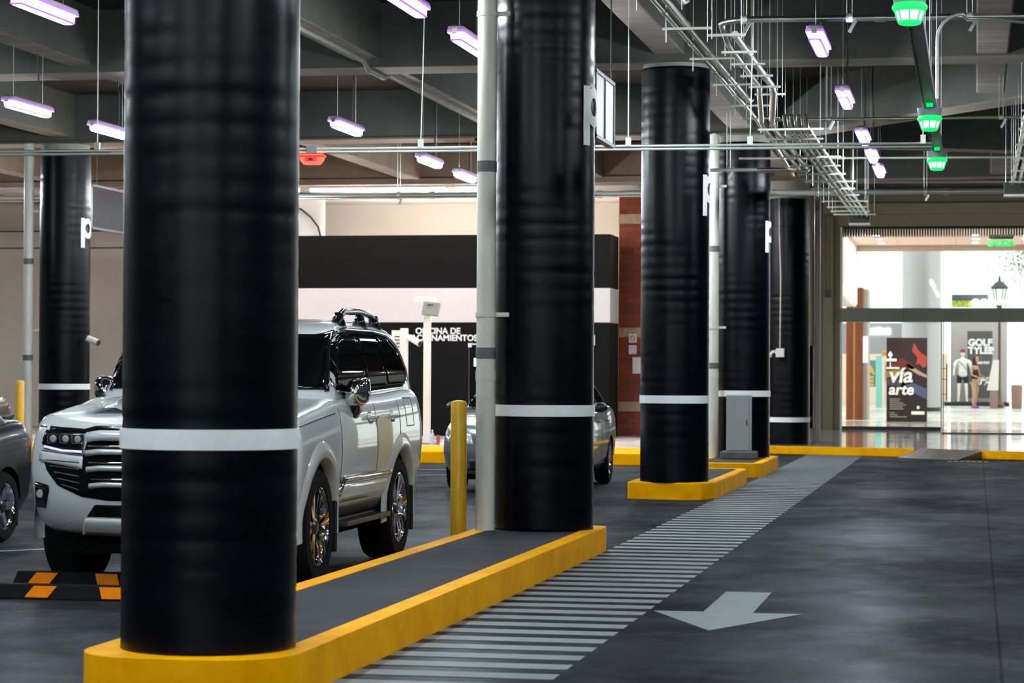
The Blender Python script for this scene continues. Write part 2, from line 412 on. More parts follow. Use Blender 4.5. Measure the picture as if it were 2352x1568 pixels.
# ---- concrete beams
BEAMS = []
def beam(x0, y0, x1, y1, wd, z0, z1, m=M_conc):
    BEAMS.append((x0, y0, x1, y1, wd, z0))
    a = Vector((x0, y0)); b = Vector((x1, y1)); d = (b - a).normalized(); n = Vector((-d.y, d.x)) * wd / 2
    p = [a + n, a - n, b - n, b + n]
    o = MB().prism([(q.x, q.y) for q in p], z0, z1).build('ceiling_beam', m, bevel=.02)
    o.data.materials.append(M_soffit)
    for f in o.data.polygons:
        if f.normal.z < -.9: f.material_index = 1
    return struct(o)
for y in ROWS[:3]: beam(-32, y, 12, y, .72, ZB, ZS)
beam(-32, ROWS[3], -3.1, ROWS[3], .72, ZB, ZS)
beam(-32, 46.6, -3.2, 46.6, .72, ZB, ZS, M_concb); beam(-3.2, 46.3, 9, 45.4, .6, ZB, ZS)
beam(-3.2, 47.4, 9, 48.3, .6, ZB + .05, ZS)
beam(-3.05, 38.05, 4.9, 26.7 + .4, .55, ZB, ZS)
beam(-3.1, 38.9, 9, 45.0, .5, ZB, ZS)
JX = [COLX - .03, -7.13, -10.7, -14.3, -17.9, -21.5]
for jx in JX:
    ys = [-14] + ROWS
    for a, b in zip(ys[:-1], ys[1:]):
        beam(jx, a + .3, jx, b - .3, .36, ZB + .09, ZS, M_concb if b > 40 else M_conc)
for a, b in ((-14, 10.9), (10.9, 19.75), (19.75, 28.75), (28.75, 32.9)):
    beam(.18, a + .3, .18, b - (.3 if b < 30 else .6), .36, ZB + .02, ZS)
beam(.45, 42.0, .45, 45.5, .4, ZB + .02, ZS)
beam(3.9, -14, 3.9, 28.4, .36, ZB + .09, ZS); beam(7.6, -14, 7.6, 28.4, .36, ZB + .09, ZS)
# white lit ceiling over the office box
slab('ceiling_office', -20, -6.6, 47.0, 52.4, 5.12, 5.2, M_white)

# ------------------------------------------------------------------ kerbed islands
def ceil_z(x, y, pad=.06):
    z = ZS
    for x0, y0, x1, y1, wd, z0 in BEAMS:
        a = Vector((x0, y0)); d = Vector((x1, y1)) - a; L = d.length; d /= L; q = Vector((x, y)) - a
        t = q.dot(d); n = abs(q.x * d.y - q.y * d.x)
        if -pad <= t <= L + pad and n <= wd / 2 + pad: z = min(z, z0)
    return z
def island(poly, label, rim=.13, ymin=-1e9):
    r = thing('kerb_island', label, 'kerb island', (sum(p[0] for p in poly) / len(poly), sum(p[1] for p in poly) / len(poly), 0))
    n = len(poly); inn = []
    for i in range(n):
        p0, p1, p2 = Vector(poly[i - 1]), Vector(poly[i]), Vector(poly[(i + 1) % n])
        d1 = (p1 - p0).normalized(); d2 = (p2 - p1).normalized()
        n1 = Vector((-d1.y, d1.x)); n2 = Vector((-d2.y, d2.x)); b = (n1 + n2).normalized()
        q = p1 + b * rim / max(.4, b.dot(n1)); inn.append(Vector((q.x, max(q.y, ymin + .001 * abs(q.x)))))
    k = MB()
    vs = [(*p, 0) for p in poly] + [(*p, .2) for p in poly] + [(p.x, p.y, .2) for p in inn] + [(p.x, p.y, 0) for p in inn]
    fs = []
    for i in range(n):
        j = (i + 1) % n
        for q in range(3): fs.append((q * n + i, q * n + j, (q + 1) * n + j, (q + 1) * n + i))
    k.add(vs, fs)
    k.build('kerb_edge', M_yellow, r, local=False, bevel=.018)
    MB().prism([(p.x, p.y) for p in inn], 0, .196).build('concrete_infill', M_island, r, local=False)
    return r
def rounded(x0, x1, y0, y1, r0, r1, n=6):
    P = []
    for cx, cy, a0, r in ((x0 + r0, y0 + r0, PI, r0), (x1 - r0, y0 + r0, 1.5 * PI, r0), (x1 - r1, y1 - r1, 0, r1), (x0 + r1, y1 - r1, PI / 2, r1)):
        for k in range(n + 1):
            a = a0 + PI / 2 * k / n; P.append((cx + r * math.cos(a), cy + r * math.sin(a)))
    return P
island(rounded(-3.985, -2.985, 10.38, 20.2, .34, .12), 'long yellow-edged kerb island running between the two closest black columns', ymin=11.0)
island([(-3.99, 28.5), (-3.3, 28.32), (-3.12, 28.42), (-2.985, 28.75), (-2.985, 32.75), (-3.1, 32.9), (-3.99, 32.9)], 'short yellow-edged island under the third black column')
island([(-3.99, 34.75), (-3.05, 34.75), (-2.97, 34.85), (-2.97, 37.9), (-3.1, 38.05), (-3.99, 38.05)], 'yellow-edged island carrying the fourth black column and the grey cabinet')
island([(-14.95, 36.9), (-13.85, 36.9), (-13.85, 38.2), (-14.95, 38.2)], 'yellow-edged island under the column by the far wall')
off = thing('kerb_platform', 'raised platform with broad yellow edge in front of the parking office', 'platform', (-12, 42, 0))
MB().bb(-22, -4.65, 38.38, 41.2, 0, .2).build('kerb_edge', M_yellow, off, local=False, bevel=.02)
MB().bb(-22, -4.65, 41.2, 47.6, 0, .198).build('paving', M_pave, off, local=False)
slab('floor_office', -32, -6.6, 47.5, 52.5, -.2, .198, M_pave)

# ------------------------------------------------------------------ columns
def letter_p(R, z, az, parent, h=.48):
    """letter p wrapped on the round shaft; az = bearing of the letter's centre"""
    m = MB(); wd = .30; t = .085
    def pt(u, v, e): a = az + (u - wd / 2) / R; return ((R + e) * math.cos(a), (R + e) * math.sin(a), z + v)
    def strip(us, v0, v1):
        m.grid([[pt(u, v0  , .011) for u in us], [pt(u, v1  , .011) for u in us]])
    strip([t * k / 4 for k in range(5)], 0, h)
    cx, cy, ro, ri = .165, h - .165, .150, .070
    rows = []
    for rr in (ro, ri):
        rows.append([pt(cx + rr * 1.0 * math.cos(a), cy + rr * 1.08 * math.sin(a)  , .011) for a in [2 * PI * k / 32 for k in range(33)]])
    m.grid(rows)
    o = m.build('lettering', M_text, parent, fix=False)
    so = o.modifiers.new('t', 'SOLIDIFY'); so.thickness = .004
    return o
def column(x, y, label, zb=.2, R=.405, ztop=5.02, band=1.16, letter=3.30, seed=0):
    rnd = random.Random(seed)
    r = thing('column', label, 'column', (x, y, zb), 0, 'black wrapped round columns'); r['kind'] = 'thing'
    rings = []; z = 0; n = 64; H = ztop - zb
    ph = [rnd.uniform(0, 6.28) for _ in range(4)]
    zs = []
    while z < H:
        e0 = rnd.uniform(-.0004, .0004); zs += [(z, .0032 - rnd.uniform(.0008, .0030)), (z + .014, .0032 + e0), (z + .065, .0035 + e0), (z + .098, .0032 + e0)]
        z += .13 + rnd.uniform(-.012, .012)
    zs.append((H, 0))
    zs = [q for q in zs if q[0] <= H]
    for i, (zz, e) in enumerate(zs):
        ring = []
        for k in range(n):
            a = 2 * PI * k / n
            wob = .0009 * math.sin(3 * a + zz * .8 + ph[0]) + .00015 * math.sin(7 * a + zz * 2.3 + ph[1]) + rnd.uniform(-.0002, .0002)
            rr = R - .006 + .0032 + (e - .0032) * (.55 + .75 * math.sin(a * 1.0 + i * 1.7)) + wob
            ring.append((rr * math.cos(a), rr * math.sin(a), zz))
        rings.append(ring)
    MB().loft(rings).build('shaft', M_wrap, r, smooth=True)
    bz = band - zb
    MB().lathe([(R - .01, bz - .046), (R + .007, bz - .046), (R + .008, bz), (R + .007, bz + .046), (R - .01, bz + .046)], 64, caps=False).build('painted_band', M_band, r, auto=50)
    if ztop < 5.06:
        MB().lathe([(R - .02, H - .01), (R - .02, 5.078 - zb)], 48).build('capital', M_cap, r, auto=50)
    if letter: letter_p(R, letter - zb, -.2, r)
    return r
cl_lab = ['massive black wrapped column standing closest, on the rounded island end',
          'second black wrapped column beside the pale drainpipe and yellow bollard',
          'third black wrapped column on the short yellow island, with a p',
          'fourth black wrapped column behind the grey electrical cabinet',
          'fifth plain black column on the walkway behind the white switch box']
for i in range(5):
    column(COLX + (.0, .02, 0, -.01, 0)[i], ROWS[i], cl_lab[i], zb=.2 if i < 4 else .14, ztop=(5.075, 5.075, 5.03, 4.97, 4.75)[i],
           band=1.16 if i < 4 else .6, letter=3.30 if i < 4 else None, seed=i)
column(COLXL, ROWS[3], 'black wrapped column by the far wall, beyond the white car', band=1.20, ztop=4.98, letter=3.42, seed=9)
wc = MB().lathe([(.42, .2), (.42, 5.1)], 40)
tag(wc.build('column', M_white, auto=40), 'plain white round column rising behind the office box', 'column').location = (-13.62, 49.12, 0)
bpy.data.objects['column.006']['kind'] = 'thing' if 'column.006' in bpy.data.objects else None

# drainpipes
def drainpipe(x, y, label, r=.078, bands=((4.30, .12), (2.70, .12)), clamps=(4.9, 1.93), dx=.34):
    t = thing('drainpipe', label, 'pipe', (x, y, .2))
    MB().lathe([(r, 0), (r, 1.2), (r * 1.06, 1.2), (r * 1.06, 1.28), (r, 1.28), (r, 4.9)], 24).build('pipe', M_pvc, t, auto=40)
    for z, h in bands:
        MB().lathe([(r + .001, z - h / 2 - .2), (r + .003, z - h / 2 - .2), (r + .003, z + h / 2 - .2), (r + .001, z + h / 2 - .2)], 24, caps=False).build('painted_band', M_pvcband, t, auto=40)
    for z in clamps:
        c = MB().lathe([(r + .002, z - .22), (r + .010, z - .22), (r + .010, z - .18), (r + .002, z - .18)], 24, caps=False)
        c.box((r + .05, .0, z - .2), (.12, .02, .035)); c.build('clamp', M_pvc, t, auto=40)
    return t
drainpipe(-3.868, 19.40, 'thick pale drainpipe strapped to the second black column', bands=((3.12, .09), (1.62, .09)), clamps=(4.35, 1.93))
drainpipe(-3.90, 37.2, 'pale drainpipe beside the fourth black column', bands=((3.35, .09), (1.58, .09)), clamps=(4.3, 2.16))
drainpipe(-14.89, 37.22, 'pale drainpipe beside the column at the far wall', bands=((3.2, .09), (1.66, .09)), clamps=(4.0, 2.1))

# bollards
def bollard(x, y, h, label):
    t = thing('bollard', label, 'bollard', (x, y, 0))
    MB().lathe([(.066, 0), (.066, h - .02), (.055, h), (.02, h + .008)], 24).build('post', M_yelp, t, auto=40)
    MB().lathe([(.10, 0), (.10, .008), (.066, .012)], 20).build('base_ring', M_yelp, t, auto=40)
bollard(-4.13, 19.6, 1.23, 'yellow steel bollard beside the drainpipe of the second column')
bollard(-14.12, 35.0, 1.30, 'yellow bollard by the far wall column behind the dark car')

# hatch, arrow, stall lines, studs
h = MB(); y = 8.0
while y < 44.5:
    h.bb(-2.978, -1.978, y, y + .2, .0005, .004); y += .4
tag(h.build('striped_walkway', M_paintw), 'pale striped pedestrian walkway painted along the kerb islands', 'road marking')
tag(MB().prism([(-1.49, 14.01), (-1.036, 15.08), (-1.335, 15.08), (-1.335, 16.51), (-1.64, 16.51), (-1.64, 15.1), (-1.945, 15.1)], .0005, .004).build('direction_arrow', M_paintw),
    'white direction arrow painted on the grey floor of the drive aisle', 'road marking')
def line(x0, y0, x1, y1, wd, label):
    a = Vector((x0, y0)); b = Vector((x1, y1)); d = (b - a).normalized(); n = Vector((-d.y, d.x)) * wd / 2
    tag(MB().prism([(q.x, q.y) for q in (a + n, a - n, b - n, b + n)], .0005, .004).build('stall_line', M_paintw), label, 'road marking')
line(-8.35, 18.1, -6.9, 19.75, .10, 'white stall line between the dark car and the white car')
line(-9.2, 36.0, -6.0, 36.0, .10, 'white stall line on the floor before the office platform')
line(-8.9, 33.2, -6.9, 34.6, .08, 'white stall line behind the white car toward the silver car')
def stud(x, y, label):
    tag(MB().lathe([(.085, 0), (.08, .012), (.05, .024), (.02, .026)], 14).build('road_stud', M_orange, auto=30), label, 'road stud').location = (x, y, .003)
stud(-7.95, 18.55, 'orange road stud on the stall line beside the dark car')
stud(-8.15, 34.0, 'orange road stud on the floor behind the white car')

# wheel stops
def wheel_stop(x, y, label, ph=0):
    t = thing('wheel_stop', label, 'wheel stop', (x, y, 0))
    L = .92
    MB().loft([[(sx * L, -.075, 0), (sx * L, .075, 0), (sx * (L - .03), .045, .095), (sx * (L - .03), -.045, .095)] for sx in (-1, 1)]).build('rubber_block', M_rubber, t, bevel=.008)
    for k, px in enumerate((-.70, -.24, .24, .70)):
        s = (.02 if (k + ph) % 2 == 0 or k == 0 else -.02)
        px += ph * .02
        def fp(u, v, e=.004): return (px + u, -.075 + .03 * v - e, .095 * v)
        MB().add([fp(-.085 - s, .16), fp(.07 - s, .16), fp(.085 + s, .92), fp(-.07 + s, .92)], [(0, 1, 2, 3)]).build('reflector', M_orange, t, fix=False).modifiers.new('t', 'SOLIDIFY').thickness = .003
    return t
wheel_stop(-5.54, 15.96, 'black wheel stop with orange reflectors, touching the white car')
wheel_stop(-5.65, 14.98, 'black wheel stop with orange reflectors, out in front of the other one', 1)

# ------------------------------------------------------------------ hanging tube lights
def make_lamp(tops):
    t = thing('tube_light', '', 'ceiling light', (0, 0, 4.5), 0, 'hanging tube lights'); HA, HB, H = [q_ - 4.492 for q_ in tops]
    L, W = .64, .070
    def stadium(l, w, z, n=5):
        P = []
        for sx, sy in ((1, 1), (-1, 1), (-1, -1), (1, -1)):
            for k in range(n):
                a = {(1, 1): 0, (-1, 1): PI / 2, (-1, -1): PI, (1, -1): 1.5 * PI}[(sx, sy)] + PI / 2 * k / (n - 1)
                P.append((sx * (w - .03) + .03 * math.cos(a), sy * (l - .05) + .05 * math.sin(a), z))
        return P
    MB().loft([stadium(L + .008, W + .008, .020), stadium(L + .006, W + .006, .07), stadium(L - .02, W - .015, .085)]).build('housing', M_house, t, auto=40)
    MB().loft([stadium(L - .022, W - .020, .0185), stadium(L + .011, W + .011, .0185), stadium(L + .011, W + .011, .044)], cap0=False, cap1=False).build('fringe_strip', M_violet, t, auto=40)
    MB().loft([stadium(L - .012, W - .010, -.040), stadium(L - .030, W - .022, -.053), stadium(L - .036, W - .028, -.053)], cap0=False, cap1=False).build('fringe_strip', M_violet, t, auto=40)
    MB().loft([stadium(L - .05, W - .03, -.048), stadium(L - .026, W - .020, -.036), stadium(L - .020, W - .016, -.02), stadium(L - .020, W - .016, .0185)]).build('diffuser', M_light, t, auto=40)
    for s in (-1, 1):
        MB().tube([(0, s * .45, .085), (0, s * .45, HA if s < 0 else HB)], .0035, 6).build('suspension_wire', M_steel, t)
    MB().tube([(0, .30, .085), (.01, .30, .5), (-.01, .30, .5 + (H - .5) * .6), (0, .30, H)], .010, 6).build('power_cable', M_dark, t)
    MB().bb(-.025, .025, -.66, -.60, .0, .06).build('end_clip', M_steel, t)
    return t
LP = {}
def lamp(x, y, label):
    top = tuple(round(ceil_z(x, y + q_, .0), 3) for q_ in (-.45, .45, .30))
    if top not in LP:
        LP[top] = make_lamp(top); LP[top].location = (x, y, 4.5); LP[top]['label'] = label; return LP[top]
    return dup(LP[top], (x, y, 4.5), label)
for i, y in enumerate((22.66, 27.31, 31.79, 34.53, 37.15)):
    lamp(-1.42, y, ORD[i] + ' tube light from the camera in the row above the drive aisle')
for i, y in enumerate((19.6, 22.22)):
    lamp(-4.6, y, ('tube light at the top edge of the picture just before the drainpipe', 'tube light whose end is cut off by the tall pale drainpipe')[i])
for x, y, lb in ((-7.7, 19.54, 'large tube light in the top corner, before the closest column'),
                 (-7.7, 29.68, 'tube light hanging under the warm-lit bay above the white car'),
                 (-7.75, 34.65, 'smaller tube light above the office beyond the sensor rail'),
                 (-7.79, 37.35, 'smallest tube light beside the drainpipe, over the bright office ceiling'),
                 (-10.8, 26.95, 'tube light over the far wall column, nearest to the picture edge'),
                 (-10.8, 29.7, 'tube light just emerging beside the closest black column')):
    lamp(x, y, lb)
for x, ys in ((-4.6, (24.9, 36.6, 39.2, 41.6)), (-7.8, (40.0, 42.6, 44.6)), (-10.8, (32.4, 35.0)), (-12.2, (39.6, 41.8)), (-4.9, (49.6, 53.5)), (3.2, (50, 54))):  # unseen lamps added to brighten the office front and entrance hall
    for y in ys: lamp(x, y, 'unseen tube light added to brighten the office front and entrance hall')
for x, ys in ((-1.42, (0.5, 6, 11.5)), (-4.6, (-8, 1, 5.5, 10.5, 14.3)), (-7.7, (-6, 5, 9.5, 14.2)), (1.75, (-4, 8, 14, 19.0)), (5, (3, 16, 26)), (-14, (18, 27)), (-17.5, (22, 33)), (-20, (38, 46)), (-13.6, (40, 43)), (-20.5, (43,)), (-17, (39,)), (-15.9, (41.05,)), (-5, (-7.6,)), (-2.2, (-7.6,)), (1.0, (-7.6,)), (3.8, (-7.6,)), (-7.9, (-7.6,)), (-7.7, (-1,)), (-10.8, (-7.6, 4))):  # unseen lamps added to light the garage, its rear and far walls
    for y in ys: lamp(x, y, 'unseen tube light added out of view to light the garage and its walls')

# ------------------------------------------------------------------ parking guidance rails and signal lamps
t = thing('sensor_rail', 'long pale double channel rail hung across the bays on thin rods', 'rail', (-6, 24.1, 3.7))
def ry(x): return 24.28 + (x + .4) * .036
m = MB(); 
for dz in (-.017, .017): m.tube([(-20, ry(-20), 3.7 + dz), (-.42, ry(-.42), 3.7 + dz)], .014, 8)
m.build('channel', M_rail, t, local=False, smooth=True)
for x in (-12.2, -8.854, -5.485, -3.511 + .12, -2.187, -.506):
    m = MB().tube([(x, ry(x), 3.74), (x + (.05 if x in (-5.485, -2.187) else 0), ry(x), ceil_z(x, ry(x)))], .006, 6)
    m.build('hanging_rod', M_rail, t, local=False)
    MB().bb(x - .025, x + .025, ry(x) - .02, ry(x) + .02, 3.715, 3.80).build('bracket', M_rail, t, local=False)
r = thing('signal_lamp', 'glowing red bay indicator lamp under the sensor rail', 'signal lamp', (-6.6, ry(-6.6), 3.67))
MB().bb(-.055, .055, -.03, .03, -.0, .075).build('bracket', M_grey, r, bevel=.006)
MB().loft([[(sx * .13 * a, sy * .05, z) for sx, sy in ((-1, -1), (1, -1), (1, 1), (-1, 1))] for a, z in ((.62, -.115), (.9, -.07), (1.0, -.03), (.95, -.008))]).build('lens', M_redl, r, bevel=.012)
MB().loft([[(sx * .135 * a, sy * .053, z) for sx, sy in ((-1, -1), (1, -1), (1, 1), (-1, 1))] for a, z in ((1.0, -.04), (1.02, -.02))]).build('rim', M_red, r)
MB().bb(-.06, .06, -.058, -.05, -.085, -.04).build('inner_frame', M_red, r)
MB().bb(-.022, .022, -.064, -.05, -.075, -.05).build('sensor_eye', M_dark, r)
yr = thing('sensor_rail', 'flat grey channel rail carrying the three green signal lamps along the aisle', 'rail', (-.40, 20, 3.8))
yrm = MB().bb(-.455, -.345, 11, 27.5, 3.84, 3.87); yrm.bb(-.455, -.445, 11, 27.5, 3.80, 3.84); yrm.bb(-.355, -.345, 11, 27.5, 3.80, 3.84)
yrm.build('channel', mat('rail_grey', (.30, .28, .27), .5, metal=.3), yr, local=False)
for y in (13, 16.2, 19, 22.4, 25.5):
    for dx in (-.05, .05): MB().tube([(-.40 + dx, y, 3.87), (-.40 + dx, y, ceil_z(-.4 + dx, y))], .004, 6).build('hanging_rod', M_rail, yr, local=False)
def green_lamp(y, label):
    g = thing('signal_lamp', label, 'signal lamp', (-.40, y, 3.64), 0, 'green signal lamps over the aisle')
    MB().lathe([(.048, .085), (.052, .09), (.062, .14), (.05, .145)], 24).build('collar', M_clear, g, auto=40)
    MB().bb(-.028, .028, -.05, .0, .10, .205).build('stem', M_green, g, bevel=.008)
    MB().lathe([(.05, .075), (.085, .085), (.098, .10), (.11, .16)], 24, caps=False).build('shade', M_clear, g, auto=60)
    MB().lathe([(.084, .042), (.100, .048), (.108, .062), (.108, .074), (.096, .092), (.06, .092)], 28).build('rim', M_green, g, smooth=True)
    MB().lathe([(.060, -.022), (.066, -.016), (.087, .046), (.080, .05)], 28).build('lens', M_gwhite, g, smooth=True)
    MB().lathe([(.050, -.040), (.066, -.034), (.072, -.022), (.068, -.014), (.055, -.016)], 28).build('glow_foot', M_green, g, smooth=True)  # green glow fringe round the lens, built as glowing foot and ribs
    rb = MB()
    for k in range(8):
        a = 2 * PI * k / 8; rb.tube([(.070 * math.cos(a), .070 * math.sin(a), -.018), (.090 * math.cos(a), .090 * math.sin(a), .045)], .006, 6)
    rb.build('glow_ribs', M_green, g, smooth=True)
green_lamp(15.19, 'large green signal lamp at the top edge, closest over the aisle')
green_lamp(21.86, 'middle green signal lamp, level with the thin second pipe')
green_lamp(26.1, 'lowest green signal lamp, just under the end of the long rail')

# ------------------------------------------------------------------ conduits, pipes and their hangers
def pipe(pts, r, label, m=M_steel, cpl=3.0, group=None, n=12):
    mb = MB().tube(pts, r, n)
    if cpl:
        for a, b in zip(pts[:-1], pts[1:]):
            a, b = Vector(a), Vector(b); Lg = (b - a).length
            k = cpl * .5
            while k < Lg - .2:
                q = a + (b - a) * (k / Lg); d = (b - a).normalized() * .05
                mb.tube([q - d, q + d], r * 1.28, n); k += cpl
    o = mb.build('conduit', m, None, auto=50)
    return tag(o, label, 'pipe', group)
def arc(c, r, a0, a1, ax, ay, n=6):
    """points of a bend around c in the plane ax, ay"""
    c, ax, ay = Vector(c), Vector(ax), Vector(ay)
    return [c + (ax * math.cos(a0 + (a1 - a0) * k / n) + ay * math.sin(a0 + (a1 - a0) * k / n)) * r for k in range(n + 1)]
X, Y, Z = (1, 0, 0), (0, 1, 0), (0, 0, 1)
# pipe A: from the right across the aisle, bending away over the twin conduits
pA = [(8.9, 23.1, 4.75), (.43, 22.95, 4.75), (-1.98, 22.80, 4.75)] + [tuple(p) for p in arc((-2.06, 23.10, 4.75), .30, -PI / 2 - .1, -PI, X, Y, 8)]
pA = pA[:-1] + [(-2.36, 23.15, 4.74), (-2.36, 23.6, 4.68), (-2.36, 24.0, 4.645), (-2.36, 27.3, 4.645), (-2.39, 27.6, 4.62), (-2.45, 28.6, 4.38), (-2.45, 29.1, 4.35), (-2.44, 34.7, 4.35), (-2.50, 34.86, 4.35), (-2.6, 34.92, 4.35), (-3.05, 34.85, 4.35)]
pipe(pA, .030, 'steel pipe crossing the aisle overhead, then bending away to join the rack', cpl=2.6)
pipe([(-2.235, 23.15, 4.66), (-2.225, 27.3, 4.655), (-2.23, 27.6, 4.62), (-2.33, 28.6, 4.38), (-2.335, 29.1, 4.35), (-2.33, 34.9, 4.35), (-2.36, 34.98, 4.35), (-2.5, 35.02, 4.35), (-3.05, 35.0, 4.35)], .036,
     'thicker polished steel conduit running beside the bent pipe on short trapezes', cpl=2.2)
for i, xx in enumerate((-2.19, -2.11, -2.03, -1.95)):
    pipe([(xx, 28.7, 4.47), (xx, 28.75, 4.42), (xx, 28.9, 4.36), (xx, 44.7, 4.36), (xx - .01, 45.15, 4.34)], .026,
         ORD[i] + ' conduit, counted from the columns, in the four-conduit rack ending near the glass doors', cpl=1.5, group='four-conduit rack')
pipe([(-2.78, 10, 4.74), (-2.78, 31.2, 4.74), (-2.66, 32.6, 4.55), (-2.62, 36, 4.36)], .026, 'thin steel conduit running along the beam over the third column', cpl=2.2)
pipe([(-2.68, 10, 4.745), (-2.68, 29.6, 4.745), (-2.68, 29.9, 4.80), (-2.66, 30.0, 5.0)], .030, 'steel conduit beside the thin one, turning up beyond the third column', cpl=2.0)
pipe([(-2.55, 10, 4.75), (-2.55, 21.6, 4.75), (-2.55, 21.85, 4.80), (-2.55, 21.95, 5.0), (-2.55, 21.95, 5.8)], .034, 'short steel conduit ending in an upward elbow at the top edge', cpl=2.0)
pipe([(-2.46, 30.45, 4.6), (8.9, 30.75, 4.6)], .020, 'thin brassy pipe crossing level with the middle green lamp', mat('brass_pipe', (.42, .42, .24), .35, metal=.8))
pipe([(-3.4, 35.85, 4.6), (8.9, 36.75, 4.6)], .018, 'thin pipe crossing behind the lowest green lamp', M_rail)
pipe([(-20, 42.6, 4.6), (8.9, 42.9, 4.6)], .052, 'thick grey pipe crossing the whole garage before the glass front', mat('grey_pipe', (.42, .44, .43), .3, metal=.5))
pipe([(-20, 42.4, 4.55), (-3.6, 42.5, 4.55)], .022, 'thin pipe running just below the thick grey pipe near the office')
pipe([(-3.88, 34.85, 4.35), (-3.06, 34.85, 4.35)], .026, 'short pipe stub leading from the rack bend over the third column', M_rail)
pipe([(.42, 22.85, 4.68), (.10, 22.6, 4.68), (-.08, 22.4, 4.66)] + [tuple(p) for p in arc((-.12, 22.2, 4.45), .22, PI / 2, PI, X, Z, 8)] + [(-.34, 22.2, 4.3), (-.34, 22.2, 3.92)], .016,
     'slim conduit curving down from the overhead pipe to the middle green lamp', M_rail, cpl=0)
for i, xx in enumerate((.55, .64, .73)):
    pipe([(xx, 22, 4.36), (xx, 38.0, 4.36)], .028, ORD[i] + ' steel conduit, counted from the aisle, of the rack at the picture edge', cpl=1.4, group='edge conduit rack')
pipe([(JX[1] + .02, 11.3, ZB + .05), (JX[1] + .02, 28.2, ZB + .05), (JX[1] + .02, 28.4, ZB - .03), (JX[1] + .02, 29.2, ZB - .03), (JX[1] + .02, 29.5, ZB + .05), (JX[1] + .02, 36.2, ZB + .05)], .028,
     'pale conduit fixed along the underside of the concrete beam above the white car', M_cap, cpl=2.5)
pipe([(-6.62, 37.165, 5.8), (-6.62, 37.165, 5.15), (-6.66, 37.165, 5.08), (-7.6, 37.165, 5.05)], .028, 'dark conduit dropping down the beam face beside the drainpipe', M_dark, cpl=.8)
pipe([(-20, 37.14, ZB + .02), (-3.2, 37.14, ZB + .02)], .018, 'thin conduit along the lower edge of the beam before the office', M_conc, cpl=2)
pipe([(-20, 46.2, ZB + .12), (-3.4, 46.2, ZB + .12)], .014, 'thin dark cable conduit on the beam face above the office', M_dark, cpl=2)
pipe([(-3.1, 59.035, 5.72), (1.5, 59.035, 5.72), (8.8, 59.022, 5.72)], .018, 'thin conduit along the wall above the slatted ceiling edge', M_dark, cpl=3)
pipe([(-3.44, 58.7, 5.2), (-3.44, 58.7, 3.45)], .03, 'thin vertical conduit on the pilaster beside the glass front', M_beige, cpl=0)
tag(MB().bb(-3.50, -3.38, 58.65, 58.75, 3.30, 3.46).build('junction_box', M_dark, bevel=.01), 'small dark box at the foot of the pilaster conduit', 'box')

def trapeze(x0, x1, y, z, label, group, drop=0.0, top=ZS):
    t = thing('trapeze_hanger', label, 'pipe hanger', ((x0 + x1) / 2, y, z), 0, group); hw = (x1 - x0) / 2
    MB().bb(-hw, hw, -.018, .018, -.022, .0).build('bar', M_rail, t)
    for s in (-1, 1):
        MB().tube([(s * (hw - .035), 0, -.045 - drop), (s * (hw - .035), 0, min(top, ceil_z((x0 + x1) / 2 + s * (hw - .035), y)) - z)], .004, 6).build('rod', M_rail, t)
    return t
for i, y in enumerate((22.72, 23.95, 24.9, 25.9, 26.9, 27.63)):
    trapeze(-2.445, -2.10, y, 4.61, ORD[i] + ' short trapeze hanger from the pipe bend, under the twin conduits', 'short trapezes')
for i, y in enumerate((28.7, 29.9, 31.1, 32.4, 33.8, 35.2, 36.6, 38.0, 39.4, 40.8, 42.2, 43.3, 44.2)):
    trapeze(-2.50, -1.74 if i % 3 == 0 else -1.82, y, 4.32, ORD[i] + ' trapeze hanger from the camera under the long conduit rack', 'rack trapezes')
for i, y in enumerate((20.9, 22.95, 25.2, 27.5, 29.7, 31.2)):
    trapeze(-2.90, -2.44, y, 4.71, ORD[i] + ' trapeze hanger under the conduits along the beam of the third column', 'beam trapezes', drop=.09)
for i, y in enumerate((25, 27, 29, 31, 33, 35, 37)):
    trapeze(.48, .80, y, 4.32, ORD[i] + ' trapeze hanger of the conduit rack at the picture edge', 'edge trapezes')
def clamp_hanger(x, y, z, label, r=.04):
    t = thing('pipe_clamp', label, 'pipe hanger', (x, y, z))
    MB().lathe([(r * 1.05, -.03), (r * 1.25, -.03), (r * 1.25, .03), (r * 1.05, .03)], 16, axis='X', caps=False).build('clamp', M_rail, t, auto=40)
    MB().box((.03, -.03, -r - .05), (.03, .03, .12), Matrix.Rotation(.5, 3, 'Y')).build('bolt', M_steel, t)
    for s in (-.025, .025): MB().tube([(s, 0, r), (s, 0, ceil_z(x + s, y) - z)], .005, 6).build('rod', M_rail, t)
for x, y, z, r, lb in ((-2.12, 22.8, 4.75, .034, 'pipe clamp beside the bend of the overhead pipe'), (-1.15, 22.83, 4.75, .034, 'pipe clamp midway along the overhead pipe'),
                       (-.06, 22.93, 4.75, .034, 'pipe clamp on the overhead pipe past the first green lamp'),
                       (-1.78, 30.47, 4.6, .024, 'clamp on the brassy pipe beside the conduit rack'), (.30, 30.53, 4.6, .024, 'clamp on the brassy pipe near the edge rack'),
                       (-10.1, 42.66, 4.6, .056, 'clamp on the thick grey pipe above the office'), (-.85, 42.80, 4.6, .056, 'clamp on the thick grey pipe under the beams of the aisle'),
                       (-3.45, 34.85, 4.35, .030, 'clamp on the short pipe stub near the third column')):
    clamp_hanger(x, y, z, lb, r)
